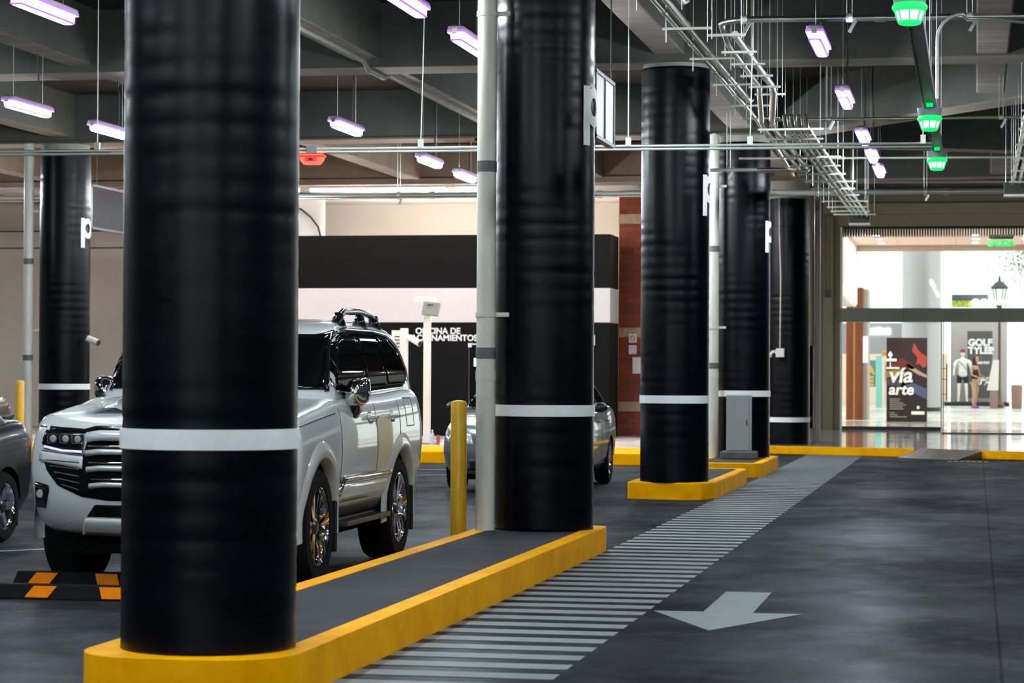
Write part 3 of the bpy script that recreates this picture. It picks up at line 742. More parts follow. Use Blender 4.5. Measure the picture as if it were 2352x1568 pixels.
for x0, x1, y, lb in ((-2.28, -1.90, 45.4, 'grey equipment cabinet at the end of the conduit rack'), (.42, 1.0, 38.4, 'dark equipment cabinet at the end of the edge rack')):
    t = thing('equipment_cabinet', lb, 'cabinet', ((x0 + x1) / 2, y, 4.2)); hw = (x1 - x0) / 2
    MB().bb(-hw, hw, -.15, .15, .02, .20).build('body', mat('cabinet_green', (.04, .05, .04), .5), t, bevel=.008)
    MB().bb(-hw, hw, -.16, .16, -.015, .02).build('tray', M_white, t)
    for s in (-1, 1): MB().tube([(s * (hw - .03), 0, .2), (s * (hw - .03), 0, ceil_z((x0 + x1) / 2 + s * (hw - .03), y) - 4.2)], .005, 6).build('rod', M_rail, t)
# hanging sign beside the second column
t = thing('hanging_sign', 'blank white framed sign hanging edge-on beside the second black column', 'sign', (-3.15, 21.0, 3.47))
MB().bb(-.03, .0, -.54, .50, .0, .53).build('panel', mat('sign_white', (.62, .66, .72), .4), t)
f = MB()
for y in (-.56, -.04, .50): f.bb(-.05, .012, y - .0, y + .035, -.015, .545)
for z in (-.02, .53): f.bb(-.05, .012, -.56, .535, z, z + .03)
f.build('frame', mat('sign_frame', (.13, .13, .14), .4, metal=.5), t)
for y in (-.52, .48): MB().tube([(-.02, y, .55), (-.02, y, ceil_z(-3.17, 21 + y) - 3.47)], .007, 6).build('hanging_cable', M_dark, t)
t = thing('hanging_sign', 'dark purplish sign board hanging behind the far wall column', 'sign', (-14.87, 41.5, 3.89))
MB().bb(-.04, 0, -1.5, 2.2, .03, .72).build('panel', mat('sign_purple', (.011, .0075, .0095), .7, spec=.2, noise=.35, nscale=2.5, stretch=(1, 2, .6)), t)
f = MB(); f.bb(-.06, .02, -1.55, 2.25, -.01, .03); f.bb(-.06, .02, -1.55, 2.25, .72, .76); f.bb(-.06, .02, -1.58, -1.5, -.01, .76); f.build('frame', M_dark, t)
for y in (-1.2, 1.9): MB().tube([(-.02, y, .76), (-.02, y, ceil_z(-14.89, 41.5 + y) - 3.89)], .008, 6).build('hanging_cable', M_dark, t)

# ------------------------------------------------------------------ parking office
t = thing('parking_office', 'black office box with a pale stripe and white lettering about parking', 'office', (-10, 47.5, .198))
def ofc(z0, z1, m, nm):
    MB().bb(-16.0, -7.0, 47.5, 48.6, z0, z1).build(nm, m, t, local=False, bevel=.012)
MB().bb(-13.1, -7.6, 48.6, 50.8, .198, 3.95).build('added_lamp_ledge', M_blackp, t, local=False)  # hidden block added to carry the ceiling strip lights
ofc(.198, 2.44, M_blackp, 'lower_wall'); ofc(2.44, 3.12, M_lilac, 'pale_stripe'); ofc(3.12, 4.17, M_blackp, 'upper_wall')
text_part('OFICINA DE\nESTACIONAMIENTOS', .166, (-.44, -.004, 2.02), t, M_text, align='CENTER', bold=.0055, extrude=.004, line=.82)
MB().bb(-7.50, -7.30, 47.47, 47.5, 2.0, 2.2).build('notice', M_white, t, local=False)
tag(MB().bb(-7.05, -5.6, 49.0, 49.6, .198, 5.115).build('brick_pier', M_brick), 'red brick pier with pale courses beside the black office', 'pier')
pb = bpy.data.objects['brick_pier']
for z in (4.55, 2.27, .78):
    MB().bb(-7.06, -5.59, 48.985, 49.61, z - .09, z + .10).build('pale_course', mat('pale_brick', (.50, .36, .22), .8, noise=.25, nscale=6), pb)
n = thing('notice', 'small white no-smoking notice with a red ring on the brick pier', 'notice', (-6.76, 48.985, 2.16))
MB().bb(-.08, .08, -.012, 0, -.09, .09).build('sheet', M_white, n)
MB().lathe([(.035, -.016), (.055, -.016), (.055, -.012), (.035, -.012)], 20, axis='Y').build('ring', M_red, n) if False else MB().lathe([(.040, -.014), (.055, -.014), (.055, -.0125), (.040, -.0125)], 20, axis='Y', caps=False).build('ring', mat('notice_red', (.5, .03, .03), .5), n)
MB().box((0, -.014, 0), (.10, .002, .012), Matrix.Rotation(.7, 3, 'Y')).build('bar', mat('notice_red', (.5, .03, .03), .5), n)
tag(MB().bb(-6.84, -6.68, 48.965, 48.98, 1.84, 2.02).build('notice', M_white), 'plain white sheet directly under the no-smoking notice', 'notice')
tag(MB().bb(-6.76, -6.58, 48.965, 48.98, 1.45, 1.78).build('notice', M_white), 'tall white sheet lowest on the brick pier', 'notice')
# added strip lights, hidden behind the office box to brighten the white ceiling
for i, (xa, xb) in enumerate(((-13.0, -11.4), (-11.2, -9.6), (-9.4, -7.8))):
    o = thing('fill_strip_ceiling', 'added hidden strip light brightening the white ceiling, ' + ORD[i] + ' from the far end', 'light', ((xa + xb) / 2, 50.2, 3.95), 0, 'added ceiling lights')
    hw = (xb - xa) / 2
    MB().bb(-hw, hw, -.05, .05, 0, .03).build('housing', M_house, o)
    MB().bb(-hw + .02, hw - .02, -.04, .04, .03, .05).build('diffuser', emis('fill_white_ceiling', (1.0, .90, .80), 19), o)
cb = thing('curved_cable', 'dark cable bulging around the white round column', 'cable', (-13.35, 48.66, 4.2))
MB().tube([(-.42, 0, .62), (-.22, -.03, .58), (-.02, -.02, .42), (.13, .02, .22), (.16, .10, .04)], .018, 8).build('sheath', M_dark, cb, smooth=True)

for i, (xa, xb) in enumerate(((-15.6, -13.0), (-12.8, -10.1), (-9.9, -7.3))):  # strip lights added under the beam to brighten the office front
    o = thing('fill_strip_front', 'added strip light under the beam brightening the office front, ' + ORD[i] + ' from the far end', 'light', ((xa + xb) / 2, 46.5, 5.0), 0, 'added office front lights')
    hw = (xb - xa) / 2
    MB().bb(-hw, hw, -.06, .06, .03, .08).build('housing', M_house, o)
    MB().bb(-hw + .02, hw - .02, -.05, .05, -.02, .03).build('diffuser', emis('fill_white_front', (1.0, .90, .84), 6.5), o)
# posts on the platform
t = thing('ticket_post', 'tall white post with a tilted grey reader panel in front of the office', 'gate post', (-9.42, 42.0, .2))
MB().bb(-.058, .058, -.05, .05, .02, 2.36).build('post', M_white, t, bevel=.006)
MB().bb(-.16, .20, -.14, .14, 0, .025).build('base_plate', mat('base_grey', (.22, .21, .2), .5), t)
MB().box((-.06, .05, 2.53), (.38, .12, .10)).build('board', M_white, t, bevel=.006)
MB().box((.09, -.12, 2.36), (.30, .05, .24), Matrix.Rotation(-.35, 3, 'X') @ Matrix.Rotation(.12, 3, 'Y')).build('reader_panel', mat('reader_grey', (.26, .245, .22), .45), t, bevel=.01)
MB().box((.0, -.155, 2.262), (.03, .02, .03)).build('indicator', M_green, t)
MB().box((.09, -.185, 2.43), (.10, .01, .02), Matrix.Rotation(-.35, 3, 'X')).build('marking', M_dark, t)
t = thing('camera_post', 'shorter white post holding a bullet camera beside the white car', 'gate post', (-9.88, 42.2, .2))
MB().bb(-.062, .062, -.05, .05, 0, 2.03).build('post', M_white, t, bevel=.006)
t = thing('security_camera', 'white bullet camera on the shorter white post', 'camera', (-9.82, 42.15, 2.06))
MB().tube([(0, 0, 0), (.08, -.04, .0), (.12, -.05, -.03)], .018, 8).build('bracket', M_white, t)
MB().tube([(.06, -.03, .005), (.27, -.16, -.10)], .058, 14).build('body', M_white, t, auto=40)
MB().tube([(.272, -.161, -.101), (.278, -.165, -.104)], .045, 14).build('lens', M_dark, t)
t = thing('intercom_box', 'pale speaker box on a slim post behind the camera post', 'intercom', (-10.12, 42.7, .2))
MB().bb(-.05, .05, -.03, .03, 0, 1.62).build('post', mat('beige_post', (.5, .44, .38), .5), t)
MB().bb(-.10, .10, -.05, .05, 1.62, 2.0).build('box', M_white, t, bevel=.008)
g = MB()
for k in range(4): g.bb(-.04, .05, -.056, -.05, 1.70 + .06 * k, 1.72 + .06 * k)
g.build('grille', M_dark, t)
t = thing('ticket_machine', 'black ticket machine with small lit displays behind the drainpipe', 'ticket machine', (-8.1, 40.6, .2))
MB().bb(-.25, .25, -.2, .2, 0, 1.72).build('body', M_black, t, bevel=.02)
MB().bb(-.16, -.02, -.205, -.2, 1.36, 1.50).build('display', emis('screen_white', (.8, .9, 1), .3), t)
MB().bb(-.12, -.02, -.205, -.2, 1.10, 1.20).build('button', M_green, t)
MB().bb(-.26, -.20, -.21, .21, 1.68, 1.75).build('cap', M_white, t)
t = thing('water_bottle', 'clear water bottle standing at the foot of the tall white post', 'bottle', (-9.26, 41.72, .2))
MB().lathe([(.035, 0), (.037, .02), (.037, .15), (.030, .19), (.013, .22), (.013, .24)], 14).build('bottle', mat('bottle_plastic', (.5, .55, .55), .1), t, smooth=True)
MB().lathe([(.015, .24), (.015, .26)], 12).build('cap', M_white, t)
tag(MB().lathe([(.030, 0), (.042, .16), (.044, .16), (.044, .165)], 14).build('drinking_cup', mat('cup_pink', (.45, .10, .13), .5), auto=40), 'reddish drinking cup beside the water bottle', 'cup').location = (-9.16, 41.74, .2)

# cabinet on the fourth island, switch box, panels near the glass
t = thing('electrical_cabinet', 'grey electrical cabinet on a concrete plinth before the fourth column', 'cabinet', (-3.45, 36.6, .196))
MB().bb(-.26, .26, -.28, .22, 0, .115).build('plinth', mat('plinth_concrete', (.10, .10, .095), .9, noise=.3, nscale=6), t, bevel=.02)
MB().bb(-.175, .175, -.18, .14, .115, .95).build('body', M_grey, t, bevel=.008)
MB().bb(-.165, .165, -.19, -.178, .135, .94).build('door', M_grey, t, bevel=.004)
MB().bb(.12, .14, -.196, -.188, .5, .58).build('handle', M_dark, t)
t = thing('switch_box', 'white switch box on the fifth black column with its cable conduit', 'switch box', (-3.585, 46.10, 1.85))
MB().bb(-.075, .085, -.12, .08, -.08, .085).build('box', M_white, t, bevel=.012)
MB().tube([(0, -.03, .08), (.01, -.03, 1.4), (-.02, -.03, 2.4), (-.02, -.03, 2.9)], .016, 8).build('conduit', M_cream, t, smooth=True)
MB().tube([(-.075, -.03, .02), (-.14, -.03, .02), (-.17, -.03, -.02), (-.18, -.03, -.08)], .03, 8).build('elbow', M_white, t, smooth=True)
t = thing('folded_barrier', 'narrow black folded barrier standing beside the fifth column', 'barrier', (-3.12, 47.4, .14))
MB().bb(-.07, .07, -.05, .05, .28, 1.86).build('panel', M_black, t, bevel=.01)
MB().bb(-.085, -.055, -.06, .06, .0, 1.72).build('post', M_chrome, t)
MB().bb(-.03, .0, -.04, .04, .0, .3).build('leg', M_dark, t)
t = thing('round_post', 'pale grey round post standing before the beige entrance wall', 'post', (-2.96, 47.1, .14))
MB().lathe([(.062, 0), (.062, 5.0)], 20).build('post', mat('post_pale', (.42, .38, .34), .35), t, auto=40)
t = thing('entrance_pipe', 'pale vertical pipe on the beige wall behind the black folded barrier', 'pipe', (-3.9, 58.85, .14))
MB().lathe([(.10, 0), (.10, 5.5)], 18).build('pipe', M_beige, t, auto=40)
t = thing('security_camera', 'white bullet camera on the far wall column', 'camera', (-13.98, 37.4, 1.95))
MB().tube([(0, 0, 0), (.06, -.03, 0)], .02, 8).build('bracket', M_white, t)
MB().tube([(.05, -.03, .02), (.24, -.10, -.05)], .055, 12).build('body', M_white, t, auto=40)
MB().tube([(.241, -.10, -.05), (.252, -.104, -.054)], .05, 12).build('lens', M_dark, t)

# ------------------------------------------------------------------ glass front
GX = -.77
t = thing('glass_entrance', 'tall glass front with a grey-green header beam and sliding doors', 'glass front', (3, 59.1, .14))
M_head = mat('header_grey_green', (.15, .17, .12), .4, metal=.2, noise=.1, nscale=2)
hd = MB(); hd.bb(-3.17, -1.68, 58.96, 59.24, 2.70, 3.03); hd.bb(-1.675, 9, 58.96, 59.24, 2.70, 3.03); hd.build('header_beam', M_head, t, local=False, bevel=.006)
for i, (x0, x1) in enumerate(((-3.17, GX), (GX + .02, 3.6), (3.62, 9))):
    MB().bb(x0, x1, 59.10, 59.112, 3.03, 4.96).build('transom_pane', M_pane, t, local=False)
MB().bb(-3.12, GX - .03, 59.05, 59.062, .22, 2.70).build('fixed_pane', M_pane, t, local=False)
MB().bb(GX + .02, 1.6, 59.0, 59.012, .2, 2.70).build('door_pane', M_pane, t, local=False)
MB().bb(1.62, 9, 59.0, 59.012, .2, 2.70).build('door_pane', M_pane, t, local=False)
MB().bb(-3.17, GX, 59.03, 59.08, .14, .22).build('bottom_rail', M_dark, t, local=False)
MB().bb(-3.17, -3.12, 59.0, 59.1, .14, 4.96).build('jamb', M_white, t, local=False)
MB().bb(GX - .035, GX - .005, 59.02, 59.10, .14, 2.70).build('mullion', mat('pale_metal', (.62, .62, .66), .3, metal=.3), t, local=False)
MB().bb(GX + .015, GX + .035, 58.98, 59.03, .14, 2.70).build('mullion', M_dark, t, local=False)
hb = MB().tube([(-.66, 58.94, .85), (-.66, 58.94, 1.72)], .013, 8)
for z in (1.0, 1.35, 1.6): hb.tube([(-.78, 59.0, z), (-.66, 58.94, z)], .007, 6)
hb.build('door_handle', M_dark, t, local=False)
tag(MB().bb(GX + .04, 8.9, 55.9, 56.1, .141, .165).build('threshold_strip', M_dark), 'dark threshold strip on the tiles before the sliding doors', 'threshold')

# lobby fittings
i = 0
for x, y in ((-2.45, 62.3), (-2.45, 64.0), (-2.45, 65.9), (.0, 62.3), (.0, 64.0), (.0, 65.9), (1.25, 62.6), (1.25, 64.2), (2.6, 63.0), (4.5, 64)):
    o = thing('downlight', 'round downlight in the lobby ceiling, ' + ('row by the white wall' if x < -2 else 'row before the green exit sign' if x == 0 else 'row past the green exit sign') + ', ' + ORD[(0, 1, 2, 0, 1, 2, 0, 1, 2, 3)[i]] + ' inward', 'ceiling light', (x, y, 4.93), 0, 'lobby downlights')
    MB().lathe([(.09, .0), (.115, .0), (.115, .02), (.09, .02)], 20, caps=False).build('ring', M_white, o)
    MB().lathe([(.001, .004), (.088, .004), (.088, .018), (.001, .018)], 20, caps=False).build('lens', emis('downlight_white', (1, .93, .88), 130), o)
    i += 1
t = thing('exit_sign', 'green lit SALIDA sign hanging from the lobby ceiling', 'sign', (.62, 62.4, 4.70))
MB().bb(-.30, .30, -.03, .03, .14, .24).build('mount', mat('mount_green', (.05, .10, .06), .5), t)
text_part('SALIDA', .20, (0, 0, -.03), t, M_green, align='CENTER', bold=.012, extrude=.01)
MB().bb(-.29, .29, .012, .02, -.05, .14).build('panel', M_pane, t)
t = thing('information_pillar', 'tall brown wooden pillar with a pale stripe beyond the glass', 'pillar', (-3.36, 71.2, .14)); t['kind'] = 'thing'
MB().bb(-.27, -.075, -.3, .6, 0, 3.79).build('wood_panel', M_wood, t); MB().bb(-.02, .20, -.3, .6, 0, 3.79).build('wood_panel', M_wood, t)
MB().bb(-.075, -.02, -.28, .6, 0, 3.79).build('stripe', M_woodpale, t); MB().bb(.20, .33, -.2, 1.4, 0, 3.75).build('side_panel', mat('side_beige', (.42, .38, .35), .5), t)
MB().bb(.205, .335, -.215, -.2, 1.65, 2.4).build('screen', emis('screen_white', (.8, .9, 1), .3), t)
t = thing('advert_board', 'dark art poster board with brush-painted title beyond the glass', 'poster', (-1.88, 69.5, .14))
MB().bb(-.56, .56, 0, .12, 0, 2.34).build('board', mat('poster_dark', (.016, .006, .008), .5), t)
def blob(pts, m, nm='paint_stroke', e=.0):
    MB().add([(x - .56, -.004 - e, z) for x, z in pts] + [(x - .56, .004, z) for x, z in pts], [tuple(range(len(pts))), tuple(range(2 * len(pts) - 1, len(pts) - 1, -1))] + [(k, (k + 1) % len(pts), len(pts) + (k + 1) % len(pts), len(pts) + k) for k in range(len(pts))]).build(nm, m, t)
blob([(.0, 1.56), (.28, 1.66), (.40, 1.80), (.52, 1.72), (.68, 1.62), (.82, 1.50), (.70, 1.46), (.50, 1.55), (.30, 1.48)], mat('stroke_maroon', (.16, .012, .014), .5))
blob([(.70, 1.98), (.76, 2.20), (.84, 2.06), (.92, 1.94), (1.10, 1.82), (1.10, 1.56), (1.02, 1.50), (.90, 1.62), (.80, 1.58), (.86, 1.78)], mat('stroke_red', (.42, .05, .025), .5))
blob([(.52, 1.60), (.60, 1.62), (.90, 1.42), (1.11, 1.30), (1.11, 1.22), (.86, 1.32), (.64, 1.46)], mat('stroke_pale', (.42, .30, .22), .5))
blob([(.0, 1.42), (.20, 1.44), (.38, 1.46), (.50, 1.40), (.48, 1.28), (.28, 1.30), (.0, 1.22)], mat('stroke_ochre', (.30, .20, .03), .5))
blob([(.46, 1.20), (.70, 1.10), (.96, .98), (1.11, .92), (1.11, .62), (.92, .72), (.66, .84), (.40, 1.0)], mat('stroke_blue', (.06, .09, .19), .5))
blob([(.02, 1.2), (.4, 1.16), (.7, 1.08), (.42, .98), (.02, 1.02)], mat('stroke_dusk', (.06, .05, .08), .5))
lp = MB(); lp.bb(-.56, -.20, -.008, 0, 1.47, 1.52); lp.bb(-.47, -.44, -.008, 0, 1.52, 1.66); lp.bb(-.56, -.28, -.008, 0, 1.68, 1.76); lp.bb(-.48, -.43, -.008, 0, 1.76, 1.82)
lp.add([(-.51, -.008, 1.82), (-.40, -.008, 1.82), (-.39, -.008, 1.88), (-.455, -.008, 1.97), (-.52, -.008, 1.88)], [(0, 1, 2, 3, 4)])
lp.build('lamp_emblem', M_text, t)
text_part('vía', .60, (-.50, -.03, 1.10), t, M_text, bold=.014, shear=.15, extrude=.003)
text_part('arte', .42, (-.50, -.03, .76), t, M_text, bold=.012, shear=.15, extrude=.003)
tl = MB()
for k, wd in enumerate((.30, .28, .38, .45, .36, .38, 0, .14, .22, .48)):
    if wd: tl.bb(-.47, -.47 + wd, -.006, 0, .62 - .055 * k, .64 - .055 * k)
tl.build('text_lines', mat('text_grey', (.35, .33, .32), .5), t)
MB().bb(.13, .49, -.006, 0, .20, .29).build('sponsor_bar', M_text, t); MB().bb(.28, .35, -.006, 0, .36, .44).build('sponsor_mark', M_text, t)
t = thing('metal_column', 'big silver clad round column rising behind the poster board', 'column', (-1.70, 79.8, .28)); t['kind'] = 'thing'
MB().lathe([(.62, .12), (.62, 2.78), (.612, 2.785), (.612, 2.80), (.62, 2.805), (.62, 5.4), (.612, 5.405), (.612, 5.42), (.62, 5.425), (.62, 9)], 40).build('cladding', mat('column_silver', (.42, .42, .44), .35, metal=.5), t, auto=40)
MB().lathe([(.63, 0), (.63, .13)], 40).build('plinth', M_dark, t, auto=40)
def dup_col():
    pass
# shops across the plaza
slab('wall_shop', -9, -1.2, 92, 92.3, 0, 3.35, mat('shop_wall', (.30, .31, .34), .6))
slab('wall_shop_inner', -9, -1.0, 91.5, 92, .33, 2.2, mat('shop_cream', (.80, .66, .50), .6))
t = thing('shop_sign', 'glowing white shop sign on the grey fascia beyond the wooden pillar', 'sign', (-3.7, 92.0, 3.05))
text_part('OUTSTANDING', .36, (0, -.04, -.16), t, emis('sign_glow', (.85, .85, 1), 1.2), align='CENTER', bold=.02, extrude=.02) if False else None
sg = MB()
for k, (wd, hh) in enumerate(((.14, .24), (.12, .2), (.13, .25), (.12, .2), (.13, .22), (.12, .25), (.12, .2), (.13, .22))):
    sg.bb(-.72 + .17 * k, -.72 + .17 * k + wd, -.06, 0, -.12, -.12 + hh)
sg.build('lettering', emis('sign_glow', (.85, .85, 1), 1.2), t)
t = thing('display_banner', 'turquoise display banner with yellow lettering standing before the shop', 'banner', (-3.2, 84, .33))
MB().bb(-.10, .10, -.05, .05, .0, 1.75).build('panel', mat('banner_teal', (.22, .62, .60), .5), t)
MB().bb(-.42, -.11, -.03, .03, .7, 1.6).build('side_panel', mat('banner_teal_dark', (.10, .30, .30), .5), t)
text_part('E', .42, (-.40, -.05, .75), t, mat('banner_yellow', (.75, .42, .02), .5), bold=.03); text_part('A', .36, (-.40, -.05, 1.15), t, mat('banner_yellow', (.75, .42, .02), .5), bold=.03)
t = thing('clothes_rack', 'clothes rack with hanging garments seen beside the poster board', 'clothes rack', (-2.72, 86, .33))
MB().tube([(-.35, 0, 0), (-.35, 0, 1.6), (.35, 0, 1.6), (.35, 0, 0)], .015, 8).build('frame', M_steel, t)
for k, c in enumerate(((.06, .07, .20), (.5, .06, .05), (.02, .02, .025), (.75, .72, .68), (.6, .4, .12), (.16, .05, .04))):
    g = tag(MB().loft([[(sx * a, sy * .10, z) for sx, sy in ((-1, -1), (1, -1), (1, 1), (-1, 1))] for a, z in ((.035, 0), (.05, .2), (.045, .6), (.02, .72))]).build('garment', mat('garment_%d' % k, c, .8), bevel=.01),
            ('navy', 'red', 'black', 'cream', 'ochre', 'maroon')[k] + ' garment hanging on the clothes rack beside the poster board', 'garment', 'garments on the rack')
    g.location = (-2.98 + .10 * k, 86, 1.18)
for k, (x, z, c) in enumerate(((-3.06, 2.1, (.55, .25, .06)), (-2.66, 2.08, (.02, .02, .02)), (-2.26, 1.98, (.03, .025, .02)))):
    hh = tag(MB().lathe([(.02, .18), (.11, .15), (.14, .06), (.14, .0), (.18, -.01)], 16).build('hat', mat('hat_%d' % k, c, .7), auto=40), ('ochre', 'black', 'dark brown')[k] + ' hat on a thin stand above the clothes rack', 'hat')
    hh.location = (x, 86.3, z); st = MB().tube([(0, 0, 0), (0, 0, .33 - z)], .012, 6).build('stand', M_steel, hh)
slab('wall_shopfront', -.9, 1.15, 92.4, 92.6, .33, 3.4, mat('shopfront_grey', (.55, .52, .52), .5))
t = thing('window_poster', 'dark grey shop window panel with white lettering behind the woman', 'poster', (.16, 91.6, .9))
MB().bb(-.45, .45, 0, .05, -.3, 2.15).build('panel', mat('poster_slate', (.10, .095, .10), .5), t)
text_part('GOLF\nTYLER', .34, (-.42, -.02, 1.62), t, M_text, bold=.02, line=.85); text_part('GRACIAS POR', .125, (-.42, -.02, .95), t, M_text, bold=.01)
text_part('50%', .36, (-.28, -.02, .2), t, M_text, bold=.02)
slab('trim_4', -1.1, 1.2, 90.1, 92.4, .33, .46, M_dark)
t = thing('shop_garland', 'green and yellow patterned canopy over the far shop window', 'canopy', (.1, 91, 4.02))
MB().bb(-.95, 1.0, -.3, .3, -.10, .12).build('canopy', mat('canopy_green', (.35, .48, .05), .7, noise=.8, nscale=9), t); MB().bb(-.95, .35, -.2, .4, .12, .34).build('fascia', mat('fascia_slate', (.08, .09, .11), .5), t)
t = thing('lit_letters', 'glowing white rounded letters over the canopy of the far shop', 'sign', (.45, 90.6, 3.93))
for k in range(4):
    MB().lathe([(.07, -.03), (.15, -.03), (.15, .03), (.07, .03)], 20, c=(-.45 + .30 * k, 0, .12), axis='Y').build('letter', emis('sign_glow', (.85, .85, 1), 1.2), t)
t = thing('plaza_lamp', 'ornate street lamp with glass lantern standing on the bright plaza', 'street lamp', (.80, 85.2, .33))
MB().lathe([(.16, 0), (.17, .12), (.10, .2), (.07, .5), (.055, .7), (.05, 3.0), (.08, 3.05), (.06, 3.1), (.09, 3.45), (.13, 3.5)], 18).build('pole', mat('lamp_bronze', (.14, .10, .07), .4, metal=.4), t, auto=40)
MB().lathe([(.13, 3.5), (.24, 4.05), (.23, 4.06), (.12, 3.51)], 6, caps=False).build('lantern', M_pane, t)
lf = MB()
for k in range(6):
    a = 2 * PI * k / 6; lf.tube([(.13 * math.cos(a), .13 * math.sin(a), 3.5), (.24 * math.cos(a), .24 * math.sin(a), 4.05)], .014, 6)
lf.lathe([(.30, 4.05), (.30, 4.10), (.16, 4.25), (.05, 4.32), (.02, 4.5)], 12); lf.build('lantern_frame', mat('lamp_iron', (.06, .06, .07), .5), t)
t = thing('information_totem', 'white leaning touch screen totem in front of the woman', 'kiosk', (.50, 84.2, .33))
MB().prism([(-.02, .015), (.24, .015), (.24, .085), (-.02, .085)], 0, .62).build('base', mat('totem_tan', (.28, .2, .18), .5), t)
MB().add([(-.12, 0, .6), (.26, 0, .6), (.28, 0, 1.62), (.08, 0, 1.62), (-.12, .1, .6), (.26, .1, .6), (.28, .1, 1.62), (.08, .1, 1.62)], [(0, 1, 2, 3), (4, 7, 6, 5), (0, 4, 5, 1), (1, 5, 6, 2), (2, 6, 7, 3), (3, 7, 4, 0)]).build('screen_body', M_white, t, bevel=.01)
t = thing('planter_bin', 'tapered brown waste bin standing on the plaza', 'bin', (1.37, 84.3, .33))
MB().lathe([(.15, 0), (.17, .02), (.19, .75), (.17, .78)], 22).build('body', mat('bin_brown', (.25, .16, .13), .5), t, auto=40)
MB().lathe([(.175, .78), (.175, .80), (.06, .82)], 22).build('lid', M_white, t, auto=40)
# tree branch at the top of the plaza
t = thing('plaza_tree', 'tree on the plaza with leafy branches reaching in at the picture edge', 'tree', (3.2, 92, .33)); rnd = random.Random(3)
MB().tube([(0, 0, 0), (.05, 0, 2), (-.1, 0, 4.4), (-.6, 0, 5.3), (-1.3, 0, 5.7)], [.16, .13, .10, .06, .03], 10).build('trunk', mat('bark', (.10, .075, .06), .9), t, smooth=True)
lv = MB()
for k in range(900):
    c = Vector((-1.0 + rnd.gauss(0, .55), rnd.gauss(0, .5), 5.35 + rnd.gauss(0, .42))); u = Vector((rnd.gauss(0, 1), rnd.gauss(0, 1), rnd.gauss(0, 1))).normalized(); v = u.orthogonal().normalized()
    lv.add([c, c + u * .07 + v * .03, c + u * .15, c + u * .07 - v * .03], [(0, 1, 2, 3)])
lv.build('foliage', M_leaf, t, fix=False)

# ------------------------------------------------------------------ vehicles
def plan_ring(w, yf, yr, rf, rr, bf, br, ns=26, nc=9, ne=22):
    """rounded outline in plan, same vertex count every time; w half width, corner radii and bow front and rear"""
    P = []
    def bow(x, b): return b * (x / w) ** 2
    for k in range(ns): P.append((w, yf + rf + (yr - rr - yf - rf) * k / ns))
    for k in range(nc): a = PI / 2 * k / nc; P.append((w - rr + rr * math.cos(a), yr - rr + rr * math.sin(a)))
    for k in range(ne): P.append((w - rr - 2 * (w - rr) * k / ne, yr))
    for k in range(nc): a = PI / 2 + PI / 2 * k / nc; P.append((-w + rr + rr * math.cos(a), yr - rr + rr * math.sin(a)))
    for k in range(ns): P.append((-w, yr - rr - (yr - rr - yf - rf) * k / ns))
    for k in range(nc): a = PI + PI / 2 * k / nc; P.append((-w + rf + rf * math.cos(a), yf + rf + rf * math.sin(a)))
    for k in range(ne): P.append((-w + rf + 2 * (w - rf) * k / ne, yf))
    for k in range(nc): a = 1.5 * PI + PI / 2 * k / nc; P.append((w - rf + rf * math.cos(a), yf + rf + rf * math.sin(a)))
    ym = (yf + yr) / 2; Lh = (yr - yf) / 2; Q = []
    for x, y in P:
        t = (y - ym) / Lh
        if t < 0: y += bow(x, bf) * (-t) ** 6
        else: y -= bow(x, br) * t ** 6
        Q.append((x, y))
    return Q
def interp(tab, x):
    if x <= tab[0][0]: return tab[0][1]
    for (a, u), (b, v) in zip(tab[:-1], tab[1:]):
        if x <= b:
            t = (x - a) / (b - a); t = t * t * (3 - 2 * t) * .5 + t * .5; return u + (v - u) * t
    return tab[-1][1]
class Shell:
    def __init__(s, objs):
        vs = []; fs = []
        for o in objs:
            k = len(vs); vs += [v.co.copy() for v in o.data.vertices]; fs += [tuple(i + k for i in p.vertices) for p in o.data.polygons]
        s.t = BVHTree.FromPolygons(vs, fs)
    def hit(s, axis, sgn, a, b, off=0.0):
        """project a point on the shell: axis 'x' -> (y, z) from the side sgn; 'y' -> (x, z) from the front or rear"""
        if axis == 'x': o, d = Vector((sgn * 3, a, b)), Vector((-sgn, 0, 0))
        elif axis == 'y': o, d = Vector((a, sgn * 5, b)), Vector((0, -sgn, 0))
        else: o, d = Vector((a, b, 4)), Vector((0, 0, -1))
        r = s.t.ray_cast(o, d)
        p, n = r[0], r[1]
        if p is None:
            q = (Vector((sgn, a, b)) if axis == 'x' else Vector((a, sgn * 2.4, b)) if axis == 'y' else Vector((a, b, 1)))
            p, n = s.t.find_nearest(q)[:2]
        if n.dot(d) > 0: n = -n
        return p + n * off
def poly_rows(poly, n, m):
    """y-monotone polygon -> n columns x m rows of points"""
    xs = sorted({p[0] for p in poly}); x0, x1 = xs[0], xs[-1]
    xs = sorted(set(xs + [x0 + (x1 - x0) * k / n for k in range(n + 1)]))
    out = []
    for x in xs:
        zz = []
        for (a, u), (b, v) in zip(poly, poly[1:] + poly[:1]):
            if abs(b - a) < 1e-9:
                if abs(x - a) < 1e-9: zz += [u, v]
            elif min(a, b) - 1e-9 <= x <= max(a, b) + 1e-9: zz.append(u + (v - u) * (x - a) / (b - a))
        lo, hi = min(zz), max(zz); out.append([(x, lo + (hi - lo) * k / m) for k in range(m + 1)])
    return out
